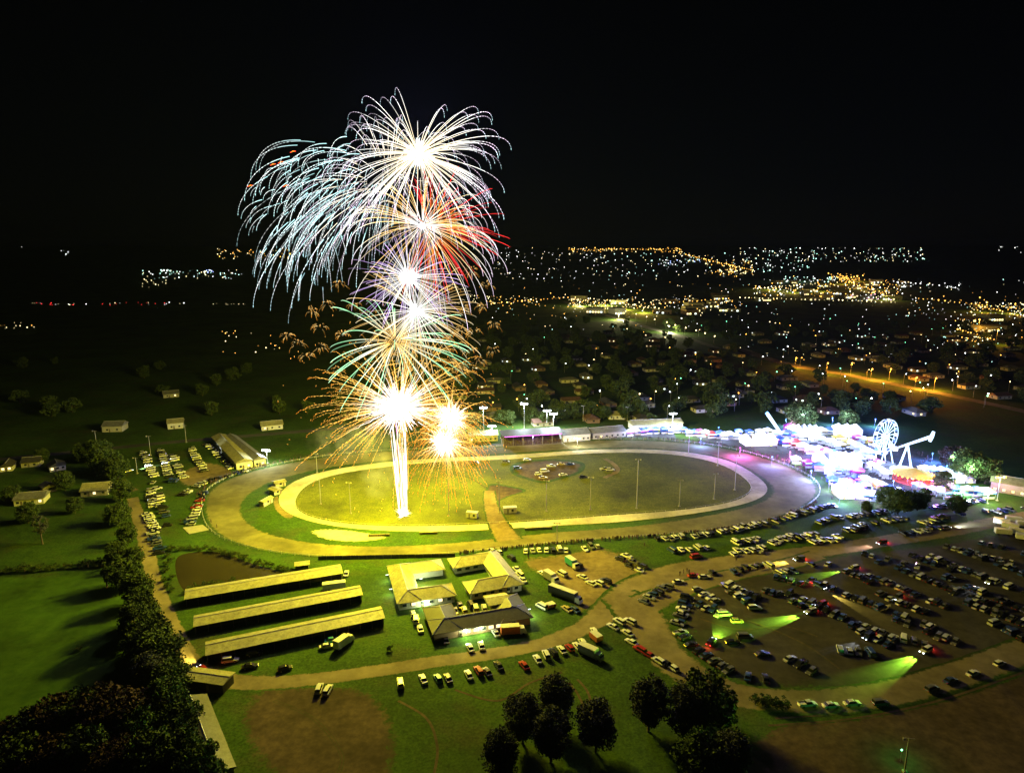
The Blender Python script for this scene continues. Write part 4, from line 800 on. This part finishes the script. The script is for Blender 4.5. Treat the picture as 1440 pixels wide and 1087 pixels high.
# ================================================================ GRANDSTAND AND SHOW BUILDINGS
a, b = G(708,629), G(790,624); L = (b-a).length; gs = thing('grandstand', 'long open grandstand full of spectators under a dark roof', 'grandstand', a, math.atan2((b-a).y, (b-a).x))
cr = []
for i in range(8):
    MB().box(0, L, i*.9, i*.9+.86, 0, .5+i*.45).obj('seating_tier', M['seat'], gs)
    for k in range(int(L/.75)):
        if R.random() < .8: cr.append((Vector((.4+k*.75+R.uniform(-.1,.1), i*.9+.4, .5+i*.45-.45)), 0))
MB().box(0, L, 7.4, 7.6, 0, 7.5).obj('back_wall', M['dwall'], gs)
for x in [L*i/6 for i in range(7)]: MB().box(x-.12, x+.12, .1, .34, 0.0, 6.9).obj('post', M['steel'], gs)
MB().add([(-.8,-1.5,7.2),(L+.8,-1.5,7.2),(L+.8,9,8.4),(-.8,9,8.4),(-.8,-1.5,6.95),(L+.8,-1.5,6.95),(L+.8,9,8.15),(-.8,9,8.15)], [(0,1,2,3),(7,6,5,4),(0,4,5,1),(1,5,6,2),(2,6,7,3),(3,7,4,0)]).obj('roof', M['roofd'], gs)
MB().box(.5, L-.5, -1.3, -1.1, 6.7, 6.9).obj('strip_light', E_['mag'], gs); point('strip_light_glow', (L/2, -.8, 5.8), 1500, (.55,.4,1), .4, gs)
cw = crowd('crowd', 'seated crowd filling the tiers of the grandstand', cr, 1); cw.location = gs.location; cw.rotation_euler = gs.rotation_euler
for BL, BR, dp, h, wm, rm, lit, lb in (((792,622),(830,619),14,4.5,'wallw','roofg',(0,1,2,3),'white lit show hall next to the grandstand'),((834,618),(880,614),12,4,'wall','roofg',(1,),'pale show hall between the grandstand and the stalls'),((660,622),(700,620),9,4,'wall','roofy',(0,),'pale clubhouse at the left end of the grandstand'),((890,606),(960,603),10,4,'wallw','roofy',(2,),'long white pavilion behind the row of lit stalls'),((1392,690),(1470,704),14,5,'wall','roofy',(0,1,2,3,4,5),'long hall with orange lit roof at the carnival edge')):
    gable('show_hall', lb, 'hall', BL, BR, dp, h, 2, M[wm], M[rm], 6, lit)
pole(812,627,5,'short lamp post in front of the white show hall',1,None,'warm',9000,(1,.95,.75)); pole(1402,704,12,'tall orange lamp post in front of the orange roofed hall',2,None,'orange',20000,(1,.55,.12)); pole(1388,708,5,'short greenish lamp post beside the orange roofed hall',1,None,'green',9000,(.75,1,.5))

# ================================================================ CARNIVAL
def stall(px, py, wd, label, roof, sign, hd=0, group=None, h=3.0, lamp=None):
    t = thing('market_stall', label, 'stall', G(px,py), rad(hd), group); dp = wd*.8
    for x in (-wd/2, wd/2):
        for y in (-dp/2, dp/2): MB().box(x-.06,x+.06,y-.06,y+.06,0,h).obj('post', M['steel'], t)
    rb = MB(); hip(rb, -wd/2, wd/2, -dp/2, dp/2, h, wd*.28, over=.3); rb.obj('canopy', M[roof], t)
    MB().box(-wd/2, wd/2, dp/2-.08, dp/2-.02, .02, h-.2).obj('back_panel', M[roof], t); MB().box(-wd/2+.2, wd/2-.2, -dp/2+.1, -dp/2+.7, .02, 1.0).obj('counter', M['white'], t)
    MB().box(-wd/2, wd/2, -dp/2-.4, -dp/2-.32, h-.65, h-.15).obj('sign_board', E_[sign], t)
    MB().box(-wd/2+.3, wd/2-.3, -.08, .08, h-.3, h-.2).obj('strip_lamp', E_['led'], t)
    if lamp: point('stall_lamp', (0,-dp/2-1.6,h+2.2), lamp[0], lamp[1], .5, t)
BW = (.42,.55,1.0)
ROWS = [((885,612),(960,608),9,4.5),((968,612),(1035,618),9,5),((1110,607),(1200,612),9,6),((1040,612),(1080,612),4,5),((1205,620),(1235,628),4,5),((1095,622),(1150,640),6,6),((1150,640),(1200,650),6,7),((1150,660),(1205,668),6,6),((1170,680),(1215,690),5,6),((1290,690),(1330,700),5,5),((1225,660),(1245,672),3,5),((1330,690),(1385,700),5,5),((1180,622),(1220,640),4,6),((1120,650),(1165,668),4,5),((1205,678),(1260,696),6,5),((1210,645),(1235,655),3,5),((1300,665),(1345,672),5,5),((1095,612),(1125,618),4,5),((1145,620),(1180,630),5,5),((1215,700),(1250,710),4,5),((1310,680),(1330,684),3,4)]
SG = ['led','led','blue','blue','mag','yel','led']; CN = dict(canvas='white', cblue='blue', cred='red', cyel='yellow', cmag='magenta'); SN = dict(led='white', blue='blue', mag='magenta', yel='yellow')
ci = 0
for A, B, n, wd in ROWS:
    for i in range(n):
        f = i/(n-1); rf = R.choice(['canvas']*8+['cblue']*4+['cmag','cred','cyel']); sg = R.choice(SG); px, py = A[0]+(B[0]-A[0])*f+R.uniform(-2,2), A[1]+(B[1]-A[1])*f+R.uniform(-1,1)
        lamp = None
        if ci % 3 == 0: lamp = (14000 if px > 1090 else 9000, R.choice([BW,BW,(.7,.8,1),(.2,.3,1),(.5,.2,1)]))
        stall(px, py, wd*R.uniform(.8,1.2), '%s canopied carnival stall with glowing %s sign' % (CN[rf], SN[sg]), rf, sg, R.uniform(-15,15), '%s stalls with %s signs' % (CN[rf], SN[sg]), R.uniform(2.8,3.8), lamp); ci += 1
def marquee(px, py, Lx, Ly, h, label, lamp, col, n=5):
    t = thing('marquee', label, 'tent', G(px,py), rad(R.uniform(-10,10))); MB().box(-Lx/2,Lx/2,-Ly/2,Ly/2,.02,h-.2).obj('wall', M['canvas'], t)
    for i in range(n):
        rb = MB(); rb.add([(-Lx/2+Lx*i/n,-Ly/2-.3,h-.18),(-Lx/2+Lx*(i+1)/n,-Ly/2-.3,h-.18),(-Lx/2+Lx*(i+1)/n,Ly/2+.3,h-.18),(-Lx/2+Lx*i/n,Ly/2+.3,h-.18),(-Lx/2+Lx*(i+.5)/n,0,h+Ly*.3)], [(0,1,4),(1,2,4),(2,3,4),(3,0,4),(3,2,1,0)]); rb.obj('peak', M['canvas'], t)
    for s in (-.3,.3): MB().box(Lx*s-.8,Lx*s+.8,-Ly/2-.05,-Ly/2+.03,.05,2.3).obj('doorway', E_['yel'], t)
    point('marquee_lamp', (0,-Ly/2-5,h+6), lamp, col, .6, t); point('marquee_lamp', (0,Ly/2,h+8), lamp*.7, col, .6, t)
marquee(1066,624,20,10,4,'big white peaked marquee glowing beside the right turn',12000,(.7,.8,1)); marquee(1176,656,22,13,5,'largest white marquee in the middle of the carnival',42000,BW); marquee(1130,612,18,10,4.5,'white peaked marquee at the back of the carnival',26000,BW); marquee(1193,697,13,9,4,'white marquee at the front corner of the carnival',16000,BW,3); marquee(1190,612,16,10,5,'tall white marquee beside the giant wheel',26000,BW,3); marquee(1345,676,14,9,4,'white marquee under the green lit tree',22000,(.6,1,.8),3)
# giant wheel
t = thing('ferris_wheel', 'giant wheel with blazing white lit spokes', 'ferris wheel', G(1241,654), rad(28)); hz, RW = 17.0, 9.2
for yy in (-1.0, 1.0):
    MB().tube([(RW*math.cos(q*math.pi/18), yy, hz+RW*math.sin(q*math.pi/18)) for q in range(37)], [.16]*37, 5).obj('rim', E_['led'], t)
    for sx in (-1, 1): MB().tube([(sx*6, yy*2.2, 0),(0, yy*1.6, hz)], [.35,.25], 6).obj('support_leg', E_['led'] if yy < 0 else M['white'], t)
for i in range(18):
    th = 2*math.pi*i/18; c_, s_ = math.cos(th), math.sin(th)
    MB().tube([(c_*1.2,0,hz+s_*1.2),(c_*RW,0,hz+s_*RW)], [.10,.30], 5).obj('spoke', E_['led'], t)
    g_ = MB().box(-.7,.7,-.7,.7,-1.5,-.3); g_.box(-.8,.8,-.8,.8,.2,.32); g_.tube([(0,0,-.3),(0,0,.25)], [.05,.05], 4); o = g_.obj('gondola', M['cblue'] if i % 2 else M['white'], t); o.location = (c_*(RW+.2), 0, hz+s_*(RW+.2))
MB().disc((0,-1.6,hz), 1.3, 3.2, 14, 0, 'y').obj('hub', M['white'], t); MB().box(-7,7,-3,3,0.02,.9).obj('platform', M['steel'], t); point('wheel_light', (0,-4,hz), 7000, (.4,.55,1), 1.5, t)
# pendulum ride with a tilted arm
t = thing('pendulum_ride', 'swinging arm ride with a lit ring of seats held out sideways', 'ride', G(1272,662), rad(5))
for sx in (-1, 1): MB().tube([(sx*4,0,0),(0,0,15)], [.6,.45], 8).obj('support_leg', E_['led'], t)
MB().tube([(-7,0,12.8),(0,0,15),(13,0,19)], [.35,.6,.9], 8).obj('arm', E_['led'], t); MB().tube([(12.4,0,16.2),(13.2,0,19),(14.0,0,21.8)], [.7,1.0,.7], 8).obj('seat_ring', E_['led'], t); MB().box(-8,-6,-1,1,11.6,14).obj('counterweight', M['white'], t); MB().disc((0,0,.02), 7, .9, 20).obj('platform', M['white'], t); point('ride_lamp', (0,-4,9), 12000, (.7,.8,1), 1, t)
# leaning boom ride at the back
t = thing('boom_ride', 'leaning boom ride with blue lamp at its tip', 'ride', G(1097,610), rad(0)); MB().tube([(0,0,1),(-9,0,13)], [.9,1.1], 8).obj('boom', E_['led'], t); MB().ball((-9.4,0,13.6), 1.4).obj('tip_lamp', E_['blue'], t); MB().disc((0,0,.02), 3, 1.2, 14).obj('base', M['white'], t); point('tip_light', (-9.4,-1,16), 12000, (.1,.25,1), .6, t)
# round orange ride
t = thing('carousel', 'round spinning ride ringed with orange bulbs', 'ride', G(1283,676)); MB().disc((0,0,.02), 9.5, .9, 28).obj('platform', M['cred'], t); MB().cone((0,0), 9.5, 4.0, 7.0, 20, 0, .4).obj('canopy', M['cyel'], t); MB().tube([(0,0,.9),(0,0,7)], [.8,.5], 8).obj('mast', M['white'], t)
for i in range(24):
    th = 2*math.pi*i/24; MB().ball((9.6*math.cos(th), 9.6*math.sin(th), 3.9), .5).obj('bulb', E_['orange'], t)
    if i % 3 == 0:
        MB().box(-.8,.8,-.6,.6,.95,2.0).obj('car', M['cred'], t).location = (7*math.cos(th), 7*math.sin(th), 0); MB().box(-.05,.05,-.05,.05,.9,4.0).obj('pole', M['steel'], t).location = (8.6*math.cos(th), 8.6*math.sin(th), 0)
point('bulb_glow', (0,-11,4.5), 12000, (1,.4,.06), .6, t); point('bulb_glow', (0,0,3.4), 9000, (1,.35,.2), .6, t)
# coloured lamps along the bend
for px, py, c, kx, pw in ((1040,642,(.75,.1,1),'mag',9000),(1085,655,(.15,.2,1),'blue',9000),(985,628,(.15,.25,1),'blue',6000),(1110,648,(.85,.1,.8),'mag',9000),(1165,690,(.35,.3,1),'blue',9000),(1225,700,(.2,.35,1),'blue',7000),(1310,650,(.1,.25,1),'blue',9000),(1010,612,(.15,.3,1),'blue',5000),(1140,675,(.2,.25,1),'blue',12000),(1180,708,(.25,.35,1),'blue',9000),(1215,640,(.1,.2,1),'blue',12000),(1255,690,(.15,.25,1),'blue',12000),(1330,668,(.1,.3,1),'blue',9000),(1105,600,(.1,.2,1),'blue',12000),(1230,600,(.1,.2,1),'blue',14000),(1170,598,(.1,.2,1),'blue',12000)):
    t = thing('colour_lamp', '%s lamp on a stand at the carnival edge' % {'mag':'magenta','blue':'blue'}[kx], 'lamp', G(px,py), 0, '%s stand lamps' % kx); MB().tube([(0,0,0),(0,0,5)], [.09,.06], 6).obj('stand', M['steel'], t); MB().ball((0,0,5.2), .45).obj('bulb', E_[kx], t); point('lamp_light', (0,-.6,5.4), pw*4.5, c, .3, t)
for px, py, h, k, lb in ((1125,606,19,'broad','big grey dark tree rising behind the carnival tents'),(1192,606,14,'broad2','rounded dark tree behind the giant wheel'),(1340,660,13,'russet','tree tinted pink by the rides'),(1360,676,16,'broad','large tree lit green at the right of the rides'),(1385,680,14,'broad2','tree in the shade beside the orange roofed hall'),(1262,722,12,'broad','dark tree standing in front of the carnival'),(1245,712,10,'broad2','smaller dark tree in front of the carnival'),(1290,718,9,'broad','dark tree by the carnival back road'),(1218,722,6,'broad2','low dark tree between the parked cars and the front marquee'),(1300,706,7,'broad2','small dark tree behind the carnival stalls by the back road'),(1345,722,8,'broad','dark tree among the cars south of the green lit marquee'),(1325,690,10,'broad2','tree beside the round orange ride')): tree(k, G(px,py), h, lb)
pole(1352,697,4,'low green lamp post shining up into the big tree',1,None,'green',14000,(.25,1,.5))
crowd('crowd', 'visitors strolling between the carnival stalls', [(q, 0) for q in (G(R.uniform(1090,1370), R.uniform(615,705)) for _ in range(520)) if outside(q) and not (q.x > G(1300,640).x and q.y > G(1300,645).y)], 1)
#===PART6===
# ================================================================ TOWN BEYOND
for px, py, h in [(612+i*22+R.uniform(-7,7), 604-i*1.2+R.uniform(-5,3), R.uniform(9,13)) for i in range(14)]: tree(R.choice(['broad','broad2']), G(px,py), h, 'leafy tree lit by the floodlights behind the grandstand', 'floodlit trees behind the grandstand')
def house_meshes(seed):
    rr = random.Random(seed); wk = rr.choice(['wall','wallw','brick']); rk = ['roofd','roofr','roofd','roofg','roofd','roofr','roofd','roofg'][seed % 8]; Lx, Ly = rr.uniform(11,16), rr.uniform(8,10); rb = MB(); hip(rb, -Lx/2, Lx/2, -Ly/2, Ly/2, 2.8, rr.uniform(1.8,2.5), gable=rr.random() < .4)
    return MB().box(-Lx/2,Lx/2,-Ly/2,Ly/2,0,2.6).mesh('wall', [M[wk]]), rb.mesh('roof', [M[rk]]), Lx, Ly, dict(wall='cream',wallw='white',brick='brick')[wk]+' walled', dict(roofg='grey',roofd='dark',roofr='brown',roofy='pale')[rk]+' roofed'
HS = [house_meshes(i) for i in range(8)]
wm_ = [MB().box(-.8,.8,-.05,.05,.9,2.1).mesh('window', [m_]) for m_ in (M['pane'], E_['win'], E_['winw'])]; dm_ = MB().box(-.5,.5,-.05,.05,.02,2.1).mesh('door', [M['wood']])
WORD = {0: 'no lit window', 1: 'a warm lit window', 2: 'a white lit window'}
used = []
def free(p, d):
    for q in used:
        if (q.x-p.x)**2+(q.y-p.y)**2 < d*d: return False
    used.append(p); return True
def in_road(px, py):
    return (1040 < px < 1440 and -10 < py-(490+(px-1040)*.222) < 22) or (790 < px < 1010 and abs(py-(424+(px-795)*.31)) < 6)
nh = 0
for _ in range(900):
    px, py = R.uniform(640,1440), R.uniform(468,598)
    if py > 585 and px > 950 or in_road(px, py): continue
    if px > 1300 and py > 580: continue
    p = G(px,py)
    if not free(p, 22): continue
    wv, rv, Lx, Ly, wn, rn = HS[nh % 8]; lit = R.choice([0,0,0,0,1,2])
    t = thing('house', '%s %s suburban house with %s beyond the showground' % (wn, rn, WORD[lit]), 'house', p, R.choice([0,HP])+.2, '%s %s houses with %s' % (wn, rn, WORD[lit]))
    inst('wall', wv, t); inst('roof', rv, t)
    for i, x in enumerate((-Lx*.3, Lx*.3)):
        for s in (-1, 1): inst('window', wm_[lit if i == 0 else 0], t, (x, s*(Ly/2+.01), 0))
        inst('window', wm_[lit], t, (Lx/2*(1 if i else -1), 0, 0), HP)
    inst('door', dm_, t, (0, -Ly/2-.01, 0)); nh += 1
    if nh >= 150: break
# named near houses
gable('house', 'lit gabled house with bright windows above the grandstand', 'house', (882,588),(904,587), 10, 4.5, 2.4, M['wallw'], M['roofg'], 4, (0,1,3))
gable('house', 'long pale roofed house below the lit gabled house', 'house', (856,590),(880,590), 8, 3, 2, M['wallw'], M['roofy'], 3, ())
nt_ = 0
for _ in range(700):
    px, py = R.uniform(620,1440), R.uniform(455,600)
    if py > 588 and px > 940 or in_road(px, py): continue
    p = G(px,py)
    if not free(p, 12): continue
    hh = R.uniform(8,15); sz = 'small' if hh < 10 else 'tall' if hh > 13 else 'middling'; tree(R.choice(['far','far2']), p, hh, 'dark %s suburban tree among the houses beyond the showground' % sz, 'dark %s suburban trees' % sz); nt_ += 1
    if nt_ > 245: break
for px, py in [(R.uniform(0,640), R.uniform(480,600)) for _ in range(22)]:
    p = G(px,py)
    if free(p, 14) and py < 590: tree(R.choice(['far','far2']), p, R.uniform(8,13), 'dark paddock tree in the unlit farmland behind the track', 'dark paddock trees')
# street lamps one can pick out: pole, arm, glowing head
lp = MB().tube([(0,0,0),(0,0,9),(0,-1.2,9.4)], [.12,.09,.06], 5).mesh('pole', [M['steel']]); LM = {}
def lamp(px, py, kind, label, group, head=.55, h=1.0):
    key = (kind, round(head,1))
    if key not in LM: LM[key] = MB().ball((0,0,0), round(head,1)).mesh('lamp_head', [E_[kind]])
    t = thing('street_lamp', label, 'street lamp', G(px,py), R.uniform(0,6.28), group); inst('pole', lp, t, scale=(1,1,h)); inst('lamp_head', LM[key], t, (0,-1.3,9.3*h)); return t
for px, py in ((1118,518),(1162,526),(1196,526),(1224,535),(1250,535),(1286,548),(1313,549)):
    t = lamp(px, py, 'orange', 'tall orange street lamp beside the highway', 'orange highway lamps', .8, 1.15); t.rotation_euler = (0,0,0); point('sodium_light', (0,-1.6,10.4), 90000, (1,.36,.02), .5, t)
nl = 0
for _ in range(260):
    px, py = R.uniform(690,1440), R.uniform(455,590)
    if py > 580 and px > 940: continue
    k = R.choice(['white','white','white','green','warm','orange']); lamp(px, py, k, 'small %s street lamp in the dark suburb' % {'white':'white','green':'greenish','warm':'yellow','orange':'orange'}[k], '%s suburb lamps' % k, R.choice([.4,.5,.6])); nl += 1
    if nl > 110: break
for i in range(16):
    lamp(795+i*14+R.uniform(-2,2), 420+i*4.2, 'warm', 'yellow street lamp along the lit town street', 'yellow town street lamps', .9)
for px, py, c in ((815,431,(1,.85,.2)),(850,430,(1,.85,.2)),(880,436,(1,.7,.12)),(905,440,(1,.7,.12)),(870,450,(1,.9,.4)),(940,468,(1,.95,.5))): point('street_light', (0,-1.3,8.2), 170000, c, .6, lamp(px, py, 'warm', 'yellow street lamp along the lit town street', 'yellow town street lamps', .9))
# shops in the lit quarter
for i in range(46):
    if i < 16: px, py = R.uniform(810,1040), R.uniform(418,442)
    elif i < 36: px, py = R.uniform(1060,1280), R.uniform(396,424)
    else: px, py = R.uniform(1360,1440), R.uniform(425,490)
    p = G(px,py)
    if not free(p, 30): continue
    Lx, Ly, hh = R.uniform(18,40), R.uniform(14,24), R.uniform(5,11); wk = R.choice(['wall','wallw','brick']); ds = ('%s %s' % ('long' if Lx > 29 else 'short', {'wall':'cream','wallw':'white','brick':'brick'}[wk])); t = thing('shop_building', ds+(' tall' if hh > 8 else ' low')+' flat roofed shop lit by street lamps in town', 'shop', p, R.uniform(-.4,.4), 'town shops, '+ds+(' tall' if hh > 8 else ' low'))
    MB().box(-Lx/2,Lx/2,-Ly/2,Ly/2,0,hh).obj('wall', M[wk], t); MB().box(-Lx/2-.3,Lx/2+.3,-Ly/2-.3,Ly/2+.3,hh+.02,hh+.6).obj('roof', M['roofg'], t)
    for k in range(int(Lx/5)): MB().box(-Lx/2+1+k*5,-Lx/2+4.4+k*5,-Ly/2-.12,-Ly/2-.02,.6,3.2).obj('shop_window', E_[R.choice(['win','winw','yel'])] if R.random() < .6 else M['pane'], t)
for px, py, c, pw in ((1085,408,(1,.7,.1),250000),(1115,412,(1,.75,.15),250000),(1150,410,(1,.6,.1),200000),(1185,400,(1,.5,.06),250000),(1205,396,(1,.45,.05),250000),(1225,408,(1,.6,.2),250000),(1245,422,(1,.7,.15),150000),(1385,440,(1,.5,.06),120000),(1375,468,(1,.45,.04),60000),(1400,485,(1,.45,.04),60000),(1425,442,(1,.6,.1),120000),(1115,396,(.6,1,.85),150000)): point('street_light', (0,-1.3,17.5), pw*.8, c, 1.0, lamp(px, py, 'orange', 'tall orange floodlit mast in the town centre', 'town centre masts', 1.2, 2.0))
# the carpet of far town lights
fl = MB(); W_, Y_, O_, T_, B_ = (.95,1,.95), (1,.85,.4), (1,.5,.08), (.5,1,.8), (.4,.55,1)
hl_ = MB(); hx = [-9000+i*600 for i in range(31)]; rq = random.Random(3)
hl_.v = [(x, y, z + (rq.uniform(-6,6) if 3500 < y < 8000 else 0)) for y, z in ((3300,-1),(3500,0),(4700,54),(6000,112),(8000,-2)) for x in hx]
hl_.f = [(j*31+i, j*31+i+1, (j+1)*31+i+1, (j+1)*31+i) for j in range(4) for i in range(30)]; hl_.m = [0]*len(hl_.f)
struct(hl_.obj('hills', ground_mat('hill_scrub')))
def G2(px, py):
    d = ray(px, py); p = G(px, py) if d[2] < -1e-4 else Vector((0, 1e6, 0))
    if p.y < 3500: return p
    t_ = (H+157.5)/(.045*d[1]-d[2]); y = d[1]*t_; return Vector((d[0]*t_, y, H+d[2]*t_))
def speck(px, py, c, s=1.0):
    p = G2(px, py); d = p.length; r = min(d*.00062*s, 4.0); k = R.uniform(.12,1.0)**1.6*1.5; fl.ball((p.x, p.y, p.z+6+r), r*(1.5 if R.random() < .06 else 1), 0, tuple(x*k for x in c))
def cluster(x0, x1, y0, y1, n, cols, s=1.0, slope=0.0, gauss=False):
    for _ in range(n):
        px = R.uniform(x0,x1) if not gauss else R.gauss((x0+x1)/2,(x1-x0)/4); py = (R.uniform(y0,y1) if not gauss else R.gauss((y0+y1)/2,(y1-y0)/4))+slope*(px-x0); speck(px, max(py,349), R.choice(cols), s*R.uniform(.6,1.25))
cluster(690,850,350,395,130,[W_,Y_,W_],.75); cluster(800,960,350,357,70,[O_,Y_,O_],.95); cluster(940,1060,352,366,50,[O_,Y_],1.0,.15); cluster(830,1060,358,392,110,[W_,Y_,T_],.8); cluster(925,985,366,376,45,[T_,W_,B_],1.0); cluster(1000,1055,376,392,70,[O_,Y_],1.1,0,True); cluster(1040,1300,350,370,200,[W_,Y_,W_,T_],.8); cluster(1055,1140,372,385,40,[W_,T_],.9)
cluster(1060,1130,405,420,90,[Y_,O_,W_],1.1); cluster(1100,1180,392,400,50,[T_,W_],1.0); cluster(1140,1270,396,422,150,[O_,Y_,O_,W_],1.1); cluster(1165,1215,388,402,70,[O_],1.1,0,True); cluster(1190,1260,418,428,50,[Y_,W_,(1,.5,.6)],1.1); cluster(1255,1360,398,409,22,[W_],1.0,.03); cluster(1270,1440,420,448,60,[O_,Y_,W_],1.0,.02); cluster(1360,1440,430,450,60,[O_,Y_],1.1); cluster(1345,1400,455,488,60,[O_,Y_],1.0); cluster(1380,1440,345,360,6,[W_],.7)
cluster(690,1060,392,470,110,[W_,Y_,T_,O_],.75); cluster(1040,1440,395,520,150,[W_,T_,Y_,O_],.75); cluster(800,930,425,440,180,[Y_,O_,Y_],1.0); cluster(930,1040,420,440,50,[O_,Y_,W_],1.0); cluster(660,790,420,436,70,[O_,Y_],1.1); cluster(690,1060,395,455,60,[W_,Y_,O_],.8); cluster(1040,1440,430,500,70,[W_,T_,W_],.8)
def line(x0, y0, x1, y1, n, c, s=1.0):
    for i in range(n): speck(x0+(x1-x0)*(i+R.uniform(-.2,.2))/n, y0+(y1-y0)*i/n+R.uniform(-.6,.6), c, s*R.uniform(.8,1.2))
for a_ in ((1040,423,1265,430,34,Y_,1.2),(690,432,830,420,26,O_,1.2),(955,358,1062,384,34,O_,1.3),(1255,399,1352,409,12,W_,1.2),(1360,432,1440,452,16,O_,1.4),(800,353,960,352,40,O_,1.1),(1060,410,1150,402,18,Y_,1.3),(1165,388,1245,420,22,O_,1.4),(1345,470,1400,486,14,O_,1.5),(1290,424,1440,440,20,O_,1.1),(830,424,930,440,22,Y_,1.3),(930,432,1030,424,16,O_,1.2)): line(*a_)
cluster(200,340,382,396,70,[Y_,W_,T_],.9); cluster(225,250,382,388,14,[W_,T_],1.3); cluster(285,300,380,386,10,[B_,W_],1.2); cluster(305,420,350,366,60,[Y_,O_],.9); cluster(200,235,396,408,14,[Y_],.9); cluster(0,64,462,472,14,[Y_,O_],.8,-.1); cluster(20,260,430,434,36,[W_,RED_,Y_,RED_],.8); cluster(300,345,431,433,10,[Y_],.7); cluster(85,105,353,362,6,[W_],.7); cluster(310,420,470,505,24,[Y_,O_],1.0,.1); cluster(30,50,328,332,1,[W_],.5)
o = fl.obj('town_lights', E_['attr']); o['kind'] = 'stuff'; tag(o, 'carpet of countless tiny white and orange lights of the far town', 'town lights')

# ================================================================ THE NIGHT AIR
hz_m = bpy.data.materials.new('night_air'); hz_m.use_nodes = True; ht = hz_m.node_tree; ht.nodes.remove(ht.nodes['Principled BSDF'])
hv = ht.nodes.new('ShaderNodeVolumePrincipled'); hv.inputs['Color'].default_value = (.5,.66,1,1); hv.inputs['Density'].default_value = 0.00001; hv.inputs['Anisotropy'].default_value = 0.2
ht.links.new(hv.outputs[0], ht.nodes['Material Output'].inputs['Volume'])
ho = MB().box(-9000,9000,-400,16000,-1,235).obj('haze', hz_m); ho['kind'] = 'stuff'; tag(ho, 'thin night haze lying over the whole showground and town', 'haze')
